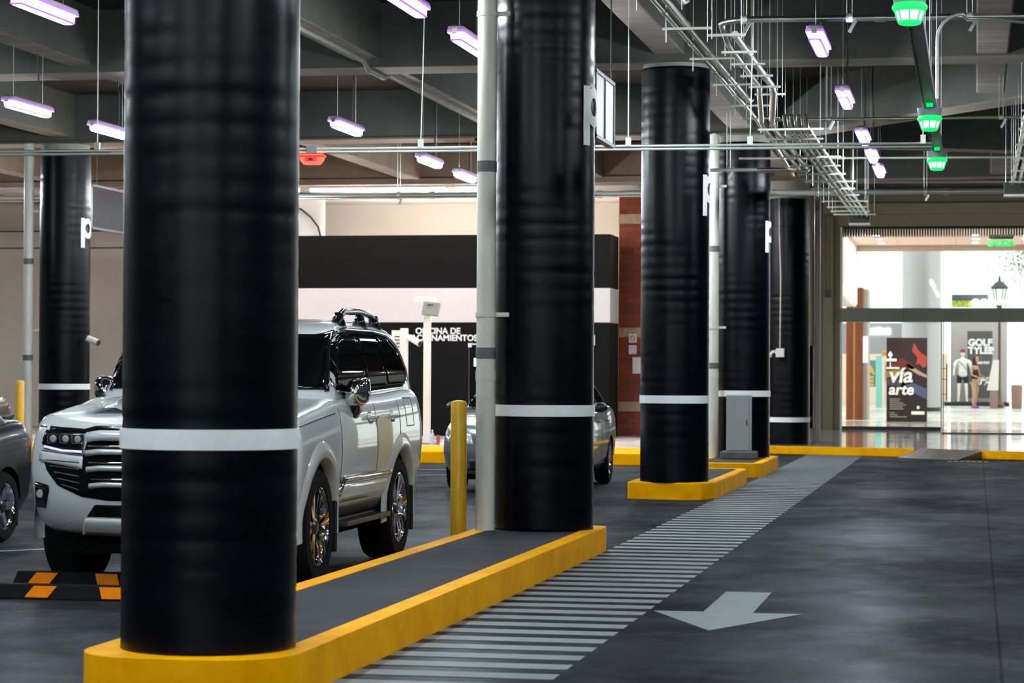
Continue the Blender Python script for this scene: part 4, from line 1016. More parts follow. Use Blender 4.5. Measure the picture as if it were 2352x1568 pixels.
def patch(sh, axis, sgn, poly, off, th, name, m, parent, n=14, mm=6, smooth=True):
    rows = [[sh.hit(axis, sgn, a, b, off) for a, b in r] for r in poly_rows(poly, n, mm)]
    o = MB().grid(rows).build(name, m, parent, smooth=smooth)
    # outward orientation
    me = o.data; c = sum((v.co for v in me.vertices), Vector()) / len(me.vertices)
    nn = sum((p.normal for p in me.polygons), Vector())
    want = Vector((sgn, 0, 0)) if axis == 'x' else Vector((0, sgn, 0)) if axis == 'y' else Vector((0, 0, 1))
    if nn.dot(want) < 0: me.flip_normals()
    so = o.modifiers.new('t', 'SOLIDIFY'); so.thickness = th; so.offset = -1
    return o
def strip(sh, axis, sgn, pts, wd, off, th, name, m, parent, step=.06):
    """ribbon of width wd following a polyline on the shell"""
    P = []
    for a, b in zip(pts[:-1], pts[1:]):
        a, b = Vector(a), Vector(b); k = max(1, int((b - a).length / step))
        for i in range(k): P.append(a + (b - a) * i / k)
    P.append(Vector(pts[-1])); rows = []
    for i, p in enumerate(P):
        d = (P[min(i + 1, len(P) - 1)] - P[max(0, i - 1)]).normalized(); nn = Vector((-d.y, d.x)) * wd / 2
        rows.append([sh.hit(axis, sgn, *(p - nn), off), sh.hit(axis, sgn, *p, off + th), sh.hit(axis, sgn, *(p + nn), off)])
    mb = MB().grid(rows)
    o = mb.build(name, m, parent, smooth=True, fix=False)
    so = o.modifiers.new('t', 'SOLIDIFY'); so.thickness = max(.004, th); so.offset = 0
    return o
def car_body(parent, m, W, yf, yr, zb, top, wtab, insets, rf, rr, bf, br, crown, arch, zax, axles, tyre_w):
    """lower body: wtab = (t, half width, front inset, rear inset) up the height; top(y) = deck height; wheel arches cut out"""
    rings = []
    def zt(y): return interp(top, y)
    for t, ww, fi, ri in wtab:
        r = plan_ring(W * ww, yf + fi, yr - ri, rf, rr, bf, br)
        rings.append([Vector((x, y, zb + (zt(y) - zb) * t)) for x, y in r])
    base = rings[-1]
    for s in insets:
        ring = []
        for p in base:
            x = p.x * s; y = (yf + yr) / 2 + (p.y - (yf + yr) / 2) * (1 - (1 - s) * .35)
            ring.append(Vector((x, y, zt(y) + crown * (1 - s * s))))
        rings.append(ring)
    o = MB().loft(rings).build('body', m, parent, auto=38)
    cut = []
    for ya in axles:
        for s in (-1, 1):
            c = MB().lathe([(arch, s * (W - tyre_w - .10)), (arch, s * (W + .3))], 40, c=(0, ya, zax), axis='X').build('cut', M_well)
            c.parent = parent
            md = o.modifiers.new('arch', 'BOOLEAN'); md.operation = 'DIFFERENCE'; md.object = c; md.solver = 'EXACT'; md.material_mode = 'TRANSFER'
            cut.append(c)
    bpy.context.view_layer.update()
    bake(o)
    for c in cut: bpy.data.objects.remove(c)
    o.data.set_sharp_from_angle(angle=math.radians(38))
    return o
def greenhouse(parent, m, levels):
    rings = []
    for z, w_, yf, yr, rf, rr, bf, br in levels:
        rings.append([Vector((x, y, z)) for x, y in plan_ring(w_, yf, yr, rf, rr, bf, br)])
    return MB().loft(rings).build('cabin', m, parent, auto=50)
def wheel(parent, x, y, R, rim_r, wd, side, spokes=6, style='twin', yaw=0):
    w_ = MB().lathe([(rim_r, -wd / 2), (rim_r + .02, -wd / 2 - .004), (R - .03, -wd / 2), (R - .008, -wd / 2 + .03), (R, -wd / 4), (R, wd / 4), (R - .008, wd / 2 - .03), (R - .03, wd / 2), (rim_r + .02, wd / 2 + .004), (rim_r, wd / 2)], 44, axis='X', caps=False)
    o = w_.build('wheel', M_rubber, parent, auto=35); o.location = (x, y, R); o.rotation_euler = (0, 0, yaw)
    MB().lathe([(rim_r, wd / 2 - .005), (rim_r - .012, wd / 2 - .002), (rim_r - .03, wd / 2 - .04), (rim_r - .035, -wd / 2)], 40, axis='X', caps=False).build('rim', M_chrome, o, auto=40).scale = (side, 1, 1)
    MB().lathe([(.01, wd / 2 - .09), (rim_r - .03, wd / 2 - .10)], 30, axis='X', caps=False).build('brake_disc', M_rimdark, o).scale = (side, 1, 1)
    sp = MB(); xo = wd / 2 - .02
    for k in range(spokes):
        for e in ((-.10, .10) if style == 'twin' else (0,)):
            a = 2 * PI * k / spokes; a1 = a + e * 2.1; a0 = a + e * .9; ww = .020 if style == 'twin' else .036
            def q(r_, an, dx, t): return (xo + dx, r_ * math.cos(an) - t * math.sin(an), r_ * math.sin(an) + t * math.cos(an))
            r0, r1 = .055, rim_r - .012
            vs = [q(r0, a0, -.015, -ww), q(r0, a0, -.015, ww), q(r1, a1, .0, ww * .8), q(r1, a1, .0, -ww * .8),
                  q(r0, a0, -.06, -ww), q(r0, a0, -.06, ww), q(r1, a1, -.05, ww * .8), q(r1, a1, -.05, -ww * .8)]
            sp.add(vs, [(0, 1, 2, 3), (4, 7, 6, 5), (0, 4, 5, 1), (1, 5, 6, 2), (2, 6, 7, 3), (3, 7, 4, 0)])
    sp.build('spokes', M_chrome if style == 'twin' else M_silver, o, bevel=.004).scale = (side, 1, 1)
    MB().lathe([(.001, xo + .0), (.045, xo - .002), (.062, xo - .02), (.06, xo - .07)], 20, axis='X', caps=False).build('hub', M_rimdark, o, auto=40).scale = (side, 1, 1)
    return o

# ---- the white off-roader
sv = thing('off_road_car', 'large white off-road car with chrome grille, parked behind the closest column', 'car', (-5.355, 17.74, 0), math.radians(.8))
KY = lambda y: y if y < -1.42 else -1.42 + (y + 1.42) * .89
K2 = lambda pts: [(KY(a), b) for a, b in pts]
YF, YR, W = -2.33, KY(2.46), .985
AX = (-1.42, KY(1.42))
TOP = [(KY(a), b) for a, b in ((-2.4, 1.055), (-2.22, 1.115), (-1.9, 1.17), (-1.3, 1.225), (-.9, 1.275), (-.3, 1.285), (.8, 1.30), (2.0, 1.33), (2.5, 1.32))]
lo = car_body(sv, M_suvw, W, YF, YR, .37, TOP,
              [(0, .86, .16, .16), (.04, .90, .09, .10), (.14, .955, .03, .05), (.34, .985, .0, .02), (.55, 1.0, .0, .0), (.72, .995, .015, .0), (.80, .985, .03, .005), (.86, .975, .04, .01), (.93, .955, .05, .02), (.975, .93, .065, .035), (1.0, .895, .09, .05)],
              (.97, .9, .78, .55, .25), .24, .16, .27, .06, .035, .47, .405, AX, .27)
gh = greenhouse(sv, M_suvw, [(1.24, .895, -1.06, 2.05, .12, .18, .26, .05), (1.32, .885, -.99, 2.03, .12, .18, .25, .05), (1.45, .865, -.87, 1.99, .12, .18, .23, .05), (1.60, .835, -.73, 1.92, .12, .20, .21, .05),
                              (1.70, .805, -.62, 1.84, .12, .22, .20, .06), (1.755, .785, -.53, 1.77, .13, .24, .19, .06), (1.795, .752, -.42, 1.69, .14, .26, .18, .06), (1.825, .70, -.26, 1.58, .16, .26, .16, .06), (1.848, .60, -.02, 1.44, .18, .26, .13, .05), (1.864, .45, .25, 1.28, .18, .2, .1, .04), (1.872, .25, .5, 1.05, .12, .12, .05, .03)])
sh = Shell([lo, gh]); shl = Shell([lo])
for s in (1, -1):
    # glass house side: black surround, chrome lower edge, panes
    patch(sh, 'x', s, [(-.69, 1.325), (-.62, 1.56), (-.53, 1.68), (-.30, 1.745), (.0, 1.768), (.9, 1.768), (1.30, 1.742), (1.52, 1.67), (1.72, 1.49), (1.71, 1.41), (1.56, 1.352), (.3, 1.315)], .006, .010, 'window_surround', M_glass, sv, 34, 12)
    patch(sh, 'x', s, [(-.63, 1.345), (-.565, 1.56), (-.48, 1.665), (-.28, 1.725), (.0, 1.748), (.20, 1.75), (.26, 1.345)], .012, .006, 'side_window', M_glass, sv, 20, 12)
    patch(sh, 'x', s, [(.34, 1.348), (.28, 1.75), (.88, 1.75), (.97, 1.36)], .012, .006, 'side_window', M_glass, sv, 20, 12)
    patch(sh, 'x', s, [(1.03, 1.365), (.94, 1.748), (1.27, 1.722), (1.47, 1.652), (1.66, 1.48), (1.66, 1.42), (1.53, 1.375)], .012, .006, 'quarter_window', M_glass, sv, 20, 12)
    strip(sh, 'x', s, [(-.69, 1.318), (.3, 1.312), (1.54, 1.345), (1.71, 1.40), (1.735, 1.49), (1.54, 1.68), (1.31, 1.755), (.9, 1.78), (.0, 1.78), (-.31, 1.757), (-.55, 1.69), (-.64, 1.56), (-.71, 1.33)], .018, .006, .006, 'window_trim', M_chrome, sv)
    # shut lines, handles, chrome moulding
    for pts in [K2(q_) for q_ in ([(-.78, 1.26), (-.80, 1.0), (-.82, .62), (-.78, .48)], [(.45, 1.30), (.46, .9), (.44, .48)], [(1.36, 1.32), (1.36, 1.0), (1.20, .86), (1.00, .62), (.96, .48)], [(-.80, .47), (.98, .47)], [(1.62, 1.26), (1.92, 1.26), (1.92, 1.04), (1.62, 1.04), (1.62, 1.26)])]:
        strip(shl, 'x', s, pts, .009, .0008, .0008, 'shut_line', mat('shut_line', (.10, .11, .12), .6), sv)
    strip(shl, 'x', s, [(-2.05, 1.085), (-1.6, 1.125), (-.95, 1.175)], .008, .0008, .0008, 'shut_line', M_dark, sv)
    for y in (.06, .80):
        z = 1.125; p = shl.hit('x', s, y, z, .022); h_ = MB().tube([p + Vector((-.02 * s, -.11, 0)), p + Vector((.012 * s, -.085, 0)), p + Vector((.012 * s, .085, 0)), p + Vector((-.02 * s, .11, 0))], .017, 10)
        h_.build('door_handle', M_suvw, sv, smooth=True)
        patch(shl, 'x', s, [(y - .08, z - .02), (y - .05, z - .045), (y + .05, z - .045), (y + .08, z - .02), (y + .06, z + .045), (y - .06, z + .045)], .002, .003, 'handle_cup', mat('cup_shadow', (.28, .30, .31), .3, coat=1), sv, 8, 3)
    strip(shl, 'x', s, K2([(-.86, .60), (-.78, .70), (.95, .70), (1.02, .67)]), .05, .012, .016, 'door_moulding', M_chrome, sv)
    patch(shl, 'x', s, K2([(-.85, .60), (-.80, .665), (.96, .665), (.93, .54), (-.80, .54)]), .012, .02, 'lower_door_panel', M_suvw, sv, 16, 3)
    patch(shl, 'x', s, K2([(-.90, .52), (.93, .52), (.90, .42), (-.88, .42)]), .004, .02, 'sill_cover', M_dark, sv, 16, 3)
    # flared arches
    for ya in AX:
        rows = []
        for k in range(25):
            a = -.16 + (PI + .32) * k / 24
            row = []
            for rr_, of in ((.465, -.03), (.470, .020), (.50, .026), (.55, .016), (.585, .0)):
                y, z = ya + rr_ * math.cos(a), .405 + rr_ * math.sin(a)
                p = shl.hit('x', s, y, max(.40, min(z, 1.05)), 0); xx = max(abs(p.x), .945)
                row.append(Vector((s * (xx + of), y, z)))
            rows.append(row)
        MB().grid(rows).build('wheel_arch', M_suvw, sv, smooth=True)
    # side step, mud flaps, mirror, roof rail
    MB().bb(s * .80 if s > 0 else -1.0, 1.0 if s > 0 else -.80, -.80, KY(.90), .36, .40).build('side_step', mat('step_black', (.02, .02, .021), .5), sv, bevel=.012)
    MB().bb(*(sorted((s * .985, s * 1.005))), -.76, KY(.86), .365, .40).build('step_trim', mat('step_trim', (.12, .11, .10), .35, metal=.5), sv, bevel=.004)
    for ya in AX:
        MB().bb(*(sorted((s * .70, s * .975))), ya + .43, ya + .46, .20, .56).build('mud_flap', M_dark, sv, bevel=.012)
    my = -.42; mx = .985
    mm = MB().loft([[Vector((s * (mx + .095 * a * math.copysign(abs(math.cos(q)) ** .7, math.cos(q))), my + dy, 1.315 + .105 * b_ * math.copysign(abs(math.sin(q)) ** .7, math.sin(q)) + .03 * a * math.cos(q))) for q in [2 * PI * k / 28 for k in range(28)]] for dy, a, b_ in ((-.135, .25, .25), (-.12, .62, .60), (-.08, .88, .88), (-.03, 1.0, 1.0), (.03, 1.02, 1.02), (.045, .98, .98))])
    mo = mm.build('door_mirror', M_chrome, sv, auto=50)
    MB().loft([[Vector((s * (mx + .08 * math.cos(q)), my + .042 + dy, 1.315 + .09 * math.sin(q))) for q in [2 * PI * k / 24 for k in range(24)]] for dy in (0, .006)]).build('mirror_glass', M_glass, mo)
    MB().loft([[Vector((s * x, my + .78 + y, z)) for x, y, z in q] for q in (((.90, -.86, 1.16), (.90, -.66, 1.16), (.90, -.66, 1.02), (.90, -.80, 1.02)), ((.95, -.86, 1.20), (.95, -.68, 1.20), (.945, -.68, 1.10), (.945, -.80, 1.10)), ((1.01, -.83, 1.245), (1.01, -.72, 1.245), (1.01, -.72, 1.18), (1.01, -.82, 1.18)))]).build('mirror_arm', M_black, mo, bevel=.012)
    rp_ = [(s * .70, .02, 1.78), (s * .70, .10, 1.865), (s * .70, .22, 1.915), (s * .695, .75, 1.93), (s * .69, 1.15, 1.915), (s * .685, 1.34, 1.86), (s * .68, 1.48, 1.77)]
    rl = MB().tube(rp_, [.030, .032, .028, .026, .028, .032, .030], 10)
    for y in (.12, .80, 1.28): rl.tube([(s * .69, y, 1.80), (s * .695, y, 1.91)], [.07, .03], 10)
    rl.build('roof_rail', M_black, sv, smooth=True)
    for ya in AX: wheel(sv, s * .83, ya, .405, .275, .27, s)
    # front lamps
    hl = patch(shl, 'y', -1, sorted([(s * .50, .905), (s * .50, 1.035), (s * .62, 1.05), (s * .83, 1.065), (s * .86, .985), (s * .83, .94)], key=lambda p: math.atan2(p[1] - .985, p[0] - s * .68)), .012, .05, 'headlight', M_black, sv, 12, 4)
    for k, xx in enumerate((.54, .64, .745)):
        p = shl.hit('y', -1, s * xx, 1.005, .024)
        MB().lathe([(.001, -.010), (.016, -.009), (.024, -.004), (.026, .02)], 16, c=p, axis='Y', caps=False).build('lamp_lens', mat('lamp_lens', (.7, .7, .68), .08, metal=.6), hl)
        MB().box(p + Vector((0, .004, 0)), (.090, .012, .066)).build('lamp_bezel', M_chrome, hl, bevel=.008)
    strip(shl, 'y', -1, [(s * .50, .922), (s * .66, .927), (s * .82, .952)], .012, .020, .006, 'running_light', mat('running_light', (.75, .75, .9), .15, emit=(.6, .5, 1), estr=.12), sv)
    patch(shl, 'y', -1, [(s * .50, .815), (s * .50, .895), (s * .87, .925), (s * .87, .86)] if s > 0 else [(s * .87, .86), (s * .87, .925), (s * .50, .895), (s * .50, .815)], .012, .03, 'lamp_lower_panel', M_suvw, sv, 10, 3)
    fg = patch(shl, 'y', -1, [(s * .78, .655), (s * .78, .70), (s * .915, .72), (s * .925, .55), (s * .82, .545)] if s > 0 else [(s * .82, .545), (s * .925, .55), (s * .915, .72), (s * .78, .70), (s * .78, .655)], .006, .03, 'fog_lamp', M_black, sv, 10, 4)
    p = shl.hit('y', -1, s * .855, .64, .012)
    MB().lathe([(.001, -.012), (.024, -.010), (.030, 0), (.030, .02)], 16, c=p, axis='Y', caps=False).build('lamp_lens', mat('lamp_lens', (.7, .7, .68), .08, metal=.6), fg)
    patch(sh, 'y', 1, [(s * .74, .98), (s * .74, 1.16), (s * .86, 1.20), (s * .90, 1.18), (s * .90, 1.0)] if s > 0 else [(s * .90, 1.0), (s * .90, 1.18), (s * .86, 1.20), (s * .74, 1.16), (s * .74, .98)], .01, .03, 'tail_light', mat('tail_red', (.55, .008, .02), .15, coat=.5), sv, 8, 4)
# front: grille opening, bars, bumper openings
patch(shl, 'y', -1, [(-.86, .93), (-.50, .90), (-.46, 1.06), (-.40, 1.085), (.40, 1.085), (.46, 1.06), (.50, .90), (.86, .93), (.80, .80), (.70, .70), (.50, .63), (.30, .61), (-.30, .61), (-.50, .63), (-.70, .70), (-.80, .80)][::1], .004, .02, 'grille_opening', M_well, sv, 40, 8)
for k, (z, x1, hh) in enumerate(((1.03, .47, .050), (.925, .47, .028), (.82, .455, .028), (.715, .43, .026))):
    b = strip(shl, 'y', -1, [(-x1, z - .012), (-x1 + .10, z), (x1 - .10, z), (x1, z - .012)], hh * 1.25, .022, .009, 'grille_bar', M_suvw if k == 0 else mat('grille_silver', (.55, .57, .57), .25, metal=.3, coat=.5), sv)
    if k: strip(shl, 'y', -1, [(-x1 + .02, z + .036), (x1 - .02, z + .036)], .010, .024, .008, 'grille_trim', M_chrome, sv)
for k in range(5):
    for s in (-1, 1): strip(shl, 'y', -1, [(s * .52, .855 - .045 * k), (s * (.80 - .035 * k), .868 - .040 * k)], .008, .010, .004, 'intake_slat', mat('slat_grey', (.05, .05, .055), .3), sv)
strip(shl, 'y', -1, [(-.80, 1.075), (-.5, 1.062), (-.42, 1.082), (.42, 1.082), (.5, 1.062), (.80, 1.075)], .03, .004, .004, 'bonnet_gap', M_black, sv)
patch(shl, 'y', -1, [(-.47, .50), (-.40, .58), (.40, .58), (.47, .50)], .006, .02, 'lower_intake', M_well, sv, 24, 4)
patch(shl, 'y', -1, [(-.55, .385), (-.48, .485), (.48, .485), (.55, .385)], .018, .03, 'skid_panel', M_suvw, sv, 24, 4)
for s in (-1, 1): strip(shl, 'y', -1, [(s * .62, .46), (s * .565, .39)], .006, .001, .001, 'shut_line', mat('shut_line', (.10, .11, .12), .6), sv)
MB().bb(-.75, .75, -2.0, -1.0, .24, .38).build('under_tray', M_well, sv); MB().bb(-.70, .70, -1.0, 1.8, .26, .45).build('chassis', M_well, sv)
MB().tube([(-.45, -1.72, .30), (-.30, -1.75, .285), (-.12, -1.75, .285), (.12, -1.75, .285), (.45, -1.72, .30)], .022, 8).build('front_stay', M_rimdark, sv)
wsn = patch(sh, 'y', -1, [(-.82, 1.335), (-.745, 1.725), (.745, 1.725), (.82, 1.335)], .016, .008, 'windshield', M_glass, sv, 36, 14)
for s in (-1, 1): strip(sh, 'y', -1, [(s * .835, 1.32), (s * .76, 1.735)], .028, .008, .006, 'pillar_trim', M_black, sv)
MB().bb(-.62, .62, -1.09, -.85, 1.25, 1.285).build('cowl', M_black, sv)
for s in (1, -1):
    bl = MB(); bl.grid([[(s * x, y, interp(TOP, y) + .030 + zz) for x, zz in ((.30, .004), (.36, .028), (.50, .030), (.60, .006))] for y in (-1.98, -1.7, -1.3, -1.06)])
    bl.build('bonnet_bulge', M_suvw, sv, smooth=True)
MB().loft([[(-.015, .85 + .17 * a, 1.86 + z), (.015, .85 + .17 * a, 1.86 + z), (.012, 1.10 - .04 * a, 1.86 + z), (-.012, 1.10 - .04 * a, 1.86 + z)] for a, z in ((0, 0), (.5, .05), (.8, .075))]).build('aerial_fin', mat('fin_grey', (.25, .28, .29), .3), sv, bevel=.005)
patch(sh, 'y', 1, [(-.72, 1.36), (-.64, 1.70), (.64, 1.70), (.72, 1.36)], .006, .006, 'rear_window', M_glass, sv, 16, 6)

sv.scale = (.96, 1, 1)
# ---- saloon cars
def saloon(label, loc, rz, m, dark=False, spoiler=False, name='saloon_car'):
    c = thing(name, label, 'car', loc, rz)
    yf, yr, W = -2.10, 2.10, .85; ax = (-1.28, 1.22)
    top = [(-2.2, .70), (-2.0, .78), (-1.5, .88), (-1.0, .935), (-.8, .95), (0, .965), (1.0, .99), (1.5, 1.03), (2.0, 1.04), (2.2, .98)]
    lo = car_body(c, m, W, yf, yr, .22, top, [(0, .88, .14, .12), (.06, .92, .07, .06), (.2, .975, .02, .02), (.45, 1.0, 0, 0), (.65, .995, .02, .0), (.8, .98, .05, .02), (.9, .955, .09, .04), (.97, .92, .15, .08), (1.0, .88, .2, .12)], (.96, .88, .74, .5, .22), .34, .30, .26, .18, .025, .345, .30, ax, .20)
    gh = greenhouse(c, m, [(.93, .775, -.98, 1.72, .16, .22, .24, .10), (1.02, .765, -.82, 1.60, .16, .22, .24, .12), (1.18, .715, -.50, 1.36, .16, .24, .22, .12), (1.32, .655, -.20, 1.10, .16, .24, .20, .12), (1.39, .60, .0, .94, .18, .24, .16, .10), (1.435, .50, .16, .78, .2, .22, .12, .08), (1.455, .32, .3, .62, .14, .14, .05, .04)])
    sh = Shell([lo, gh]); shl = Shell([lo])
    for s in (1, -1):
        patch(sh, 'x', s, [(-.66, 1.02), (-.42, 1.16), (-.12, 1.30), (.10, 1.345), (.26, 1.345), (.28, 1.03)], .006, .006, 'side_window', M_glass, c)
        patch(sh, 'x', s, [(.36, 1.03), (.34, 1.345), (.62, 1.33), (.90, 1.24), (1.22, 1.055)], .006, .006, 'side_window', M_glass, c)
        strip(sh, 'x', s, [(-.68, 1.008), (.3, 1.012), (1.24, 1.035)], .014, .005, .005, 'window_trim', M_black, c)
        for pts in ([(-.72, .92), (-.76, .55), (-.70, .32)], [(.32, .98), (.33, .6), (.31, .3)], [(1.10, .99), (1.05, .75), (.90, .5)], [(-.7, .3), (.85, .3)]):
            strip(shl, 'x', s, pts, .008, .0008, .0008, 'shut_line', mat('shut_line', (.10, .11, .12), .6) if not dark else M_dark, c)
        for y in (.12, .92):
            p = shl.hit('x', s, y, .84, .014); MB().tube([p + Vector((-.012 * s, -.09, 0)), p + Vector((.01 * s, -.06, 0)), p + Vector((.01 * s, .06, 0)), p + Vector((-.012 * s, .09, 0))], .013, 8).build('door_handle', m if not dark else M_chrome, c, smooth=True)
        mr_ = MB().loft([[Vector((s * (.93 + .10 * a * math.cos(q)), -.60 + dy, 1.03 + .065 * a * math.sin(q))) for q in [2 * PI * k / 18 for k in range(18)]] for dy, a in ((-.07, .4), (-.05, .8), (0, 1), (.03, 1))]).build('door_mirror', M_dark, c, auto=50)
        MB().bb(*(sorted((s * .74, s * .88))), -.62, -.57, .98, 1.01).build('mirror_arm', M_dark, mr_)
        for ya in ax: wheel(c, s * .745, ya, .305, .20, .19, s, 5, 'plain')
        patch(shl, 'y', -1, [(s * .42, .60), (s * .46, .72), (s * .72, .77), (s * .76, .66), (s * .60, .58)] if s > 0 else [(s * .60, .58), (s * .76, .66), (s * .72, .77), (s * .46, .72), (s * .42, .60)], .008, .02, 'headlight', mat('headlamp_clear', (.55, .57, .58), .1, coat=1), c, 8, 4)
        patch(shl, 'y', 1, [(s * .42, .76), (s * .42, .90), (s * .74, .96), (s * .80, .80)] if s > 0 else [(s * .80, .80), (s * .74, .96), (s * .42, .90), (s * .42, .76)], .008, .02, 'tail_light', mat('tail_red', (.55, .008, .02), .15, coat=.5), c, 8, 4)
        patch(shl, 'x', s, [(1.70, .80), (1.84, .95), (1.98, .95), (1.96, .80)], .006, .02, 'tail_light', mat('tail_red', (.55, .008, .02), .15, coat=.5), c, 6, 4)
        MB().bb(*(sorted((s * .60, s * .80))), ax[1] + .34, ax[1] + .36, .12, .34).build('mud_flap', M_dark, c)
    patch(shl, 'y', -1, [(-.36, .56), (-.40, .66), (.40, .66), (.36, .56)], .006, .02, 'grille', M_dark, c, 14, 3)
    patch(shl, 'y', -1, [(-.50, .28), (-.46, .42), (.46, .42), (.50, .28)], .006, .02, 'lower_intake', M_dark, c, 14, 3)
    patch(sh, 'y', -1, [(-.68, 1.02), (-.56, 1.345), (.56, 1.345), (.68, 1.02)], .006, .006, 'windshield', M_glass, c, 18, 8)
    patch(sh, 'y', 1, [(-.66, 1.06), (-.54, 1.335), (.54, 1.335), (.66, 1.06)], .006, .006, 'rear_window', M_glass, c, 16, 6)
    MB().bb(-.60, .60, -1.7, 1.9, .16, .30).build('chassis', M_well, c)
    MB().bb(-.24, .24, -2.16, -2.12, .44, .54).build('number_plate', M_white, c)
    if spoiler:
        MB().loft([[(s * .60, 1.80, 1.03), (s * .60, 1.96, 1.035), (s * .60, 2.0, 1.075), (s * .60, 1.82, 1.05)] for s in (-1, 1)]).build('spoiler', m, c, bevel=.01)
    return c
saloon('small silver saloon car behind the second column and the yellow bollard', (-5.57, 31.1, 0), math.radians(1.2), M_silver)
saloon('dark blue-grey saloon car cropped at the picture edge, red tail light showing', (-8.93, 18.55, 0), math.radians(0), M_teal, dark=True, spoiler=True)
saloon('taupe saloon car by the far wall behind the yellow bollard', (-16.2, 35.9, 0), math.radians(0), M_taupe, dark=True)

# ------------------------------------------------------------------ person and mannequin on the plaza
def figure(verts, edges, radii, m, name, parent, sub=2):
    me = bpy.data.meshes.new(name); me.from_pydata(verts, edges, []); o = bpy.data.objects.new(name, me); COL.objects.link(o); o.parent = parent
    sk = o.modifiers.new('skin', 'SKIN'); sd = o.modifiers.new('sub', 'SUBSURF'); sd.levels = sub; sd.render_levels = sub
    for i, r_ in enumerate(radii): me.skin_vertices[0].data[i].radius = r_ if isinstance(r_, tuple) else (r_, r_)
    me.skin_vertices[0].data[0].use_root = True
    me.materials.append(m); bpy.context.view_layer.update(); bake(o)
    o.data.polygons.foreach_set('use_smooth', [True] * len(o.data.polygons)); return o
pv = [(0, 0, .90), (0, .01, 1.05), (0, .02, 1.22), (0, .02, 1.38), (.0, 0, 1.47), (.01, -.01, 1.52),
      (-.09, 0, .86), (-.10, -.01, .50), (-.11, .02, .09), (-.10, -.10, .04), (.08, .0, .86), (.09, .02, .50), (.07, .06, .09), (.09, -.06, .04),
      (-.17, .02, 1.38), (-.20, .03, 1.12), (-.06, -.22, 1.0), (.16, .01, 1.38), (.22, -.02, 1.12), (.26, -.24, 1.0), (.27, -.30, 1.0), (-.03, -.28, 1.0)]
pe = [(0, 1), (1, 2), (2, 3), (3, 4), (4, 5), (0, 6), (6, 7), (7, 8), (8, 9), (0, 10), (10, 11), (11, 12), (12, 13), (3, 14), (14, 15), (15, 16), (16, 21), (3, 17), (17, 18), (18, 19), (19, 20)]
pr = [(.14, .11), (.115, .09), (.125, .095), (.12, .08), .048, .05, .085, .058, .036, .03, .085, .058, .036, .03, .046, .036, .028, .046, .036, .028, .022, .022]
pn = thing('person', 'woman in a black sleeveless top standing side-on before the touch screen totem', 'person', (.0, 84.6, .33), math.radians(60))
b = figure(pv, pe, pr, M_skin, 'body', pn)
hd_ = MB().lathe([(.001, -.125), (.045, -.115), (.065, -.07), (.074, -.01), (.078, .05), (.07, .09), (.04, .12), (.001, .128)], 18).build('head', M_skin, b, smooth=True); hd_.location = (.01, -.03, 1.62); hd_.scale = (.92, 1.12, 1)
MB().tube([(0, -.085, .01), (0, -.102, -.025), (0, -.085, -.035)], [.008, .013, .008], 6).build('nose', M_skin, hd_, smooth=True) if False else None
hr = MB().lathe([(.02, .16), (.075, .13), (.10, .06), (.105, -.02), (.10, -.14), (.095, -.26), (.07, -.36), (.02, -.38)], 16).build('hair', M_hair, pn, smooth=True); hr.location = (.0, .03, 1.62); hr.scale = (.95, .9, 1)
figure([(0, 0, .95), (0, .01, 1.05), (0, .02, 1.22), (0, .015, 1.36)], [(0, 1), (1, 2), (2, 3)], [(.18, .15), (.155, .13), (.16, .13), (.12, .10)], mat('black_top', (.012, .011, .014), .8), 'top', pn)
figure([(0, 0, .92), (-.09, 0, .80), (-.10, -.01, .50), (-.11, .02, .12), (.08, 0, .80), (.09, .02, .50), (.07, .06, .12)], [(0, 1), (1, 2), (2, 3), (0, 4), (4, 5), (5, 6)], [(.15, .12), .10, .068, .046, .10, .068, .046], M_skinp, 'leggings', pn)
for p_ in ((-.11, -.03, 0), (.075, .01, 0)):
    q_ = MB().loft([[(.045 * a * math.cos(k), .12 * a * math.sin(k) * 1.0, z) for k in [2 * PI * i / 16 for i in range(16)]] for z, a in ((0, 1), (.03, 1.02), (.06, .8), (.09, .5))]).build('shoe', M_purple, pn, smooth=True); q_.location = p_
mnq = thing('mannequin', 'white mannequin in a white shirt, dark shorts and red cap in the shop window', 'mannequin', (-.45, 90.5, .46))
M_mann = mat('mannequin_white', (.72, .73, .70), .4)
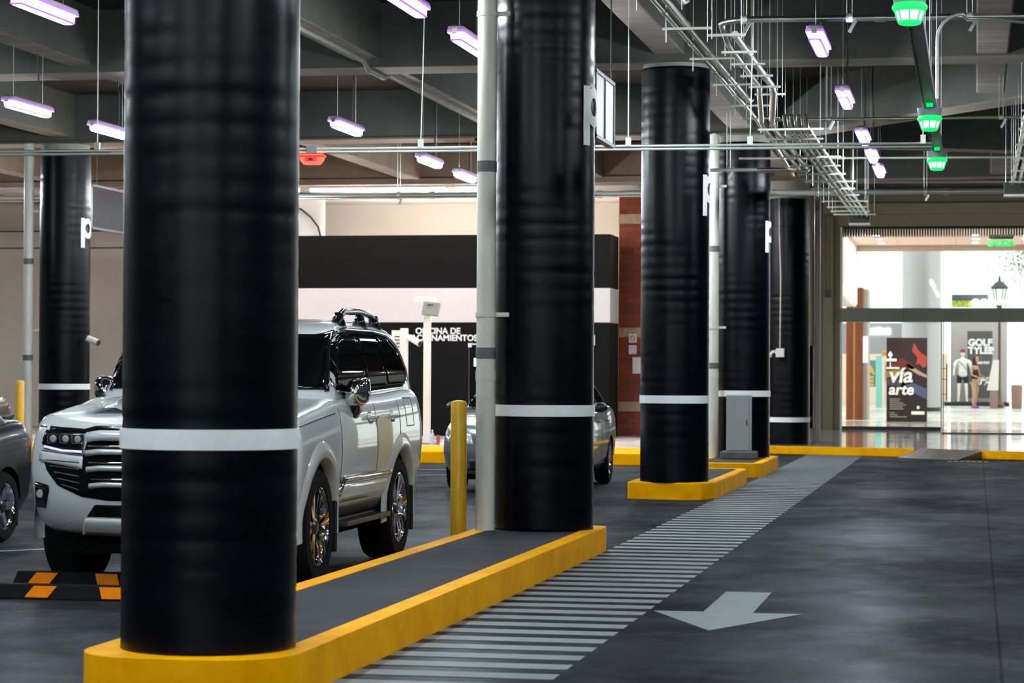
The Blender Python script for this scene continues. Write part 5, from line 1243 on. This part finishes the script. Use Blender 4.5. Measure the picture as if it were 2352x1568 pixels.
mb_ = figure([(0, 0, .98), (0, 0, 1.15), (0, 0, 1.35), (0, 0, 1.5), (0, 0, 1.6), (0, 0, 1.66), (-.10, 0, .92), (-.13, 0, .5), (-.15, 0, .06), (-.16, -.1, .03), (.10, 0, .92), (.13, 0, .5), (.15, 0, .06), (.16, -.1, .03), (-.22, 0, 1.48), (-.30, 0, 1.2), (-.32, -.05, .95), (.22, 0, 1.48), (.30, 0, 1.2), (.32, -.05, .95)],
             [(0, 1), (1, 2), (2, 3), (3, 4), (4, 5), (0, 6), (6, 7), (7, 8), (8, 9), (0, 10), (10, 11), (11, 12), (12, 13), (3, 14), (14, 15), (15, 16), (3, 17), (17, 18), (18, 19)],
             [(.14, .11), (.13, .10), (.15, .11), (.14, .09), .055, .05, .09, .062, .04, .035, .09, .062, .04, .035, .055, .042, .032, .055, .042, .032], M_mann, 'body', mnq)
hh = MB().lathe([(.001, -.14), (.05, -.12), (.08, -.04), (.088, .04), (.07, .10), (.001, .13)], 18).build('head', M_mann, mb_, smooth=True); hh.location = (0, -.02, 1.78)
cp = MB().lathe([(.10, .02), (.10, .06), (.08, .12), (.02, .15)], 18).build('cap', mat('cap_red', (.35, .01, .03), .6), mnq, smooth=True); cp.location = (0, -.02, 1.78)
figure([(0, 0, 1.0), (0, 0, 1.15), (0, 0, 1.35), (0, 0, 1.5), (-.23, 0, 1.47), (-.30, 0, 1.26), (.23, 0, 1.47), (.30, 0, 1.26)], [(0, 1), (1, 2), (2, 3), (3, 4), (4, 5), (3, 6), (6, 7)], [(.17, .13), (.16, .125), (.18, .135), (.16, .11), .08, .075, .08, .075], M_white, 'shirt', mnq)
figure([(0, 0, 1.02), (-.11, 0, .9), (-.13, 0, .66), (.11, 0, .9), (.13, 0, .66)], [(0, 1), (1, 2), (0, 3), (3, 4)], [(.17, .13), .12, .10, .12, .10], mat('shorts_navy', (.015, .02, .035), .8), 'shorts', mnq)
MB().tube([(-.16, -.15, 1.5), (.05, -.17, 1.3), (.2, -.15, 1.1)], .012, 6).build('bag_strap', mat('strap_green', (.05, .12, .10), .7), mnq)
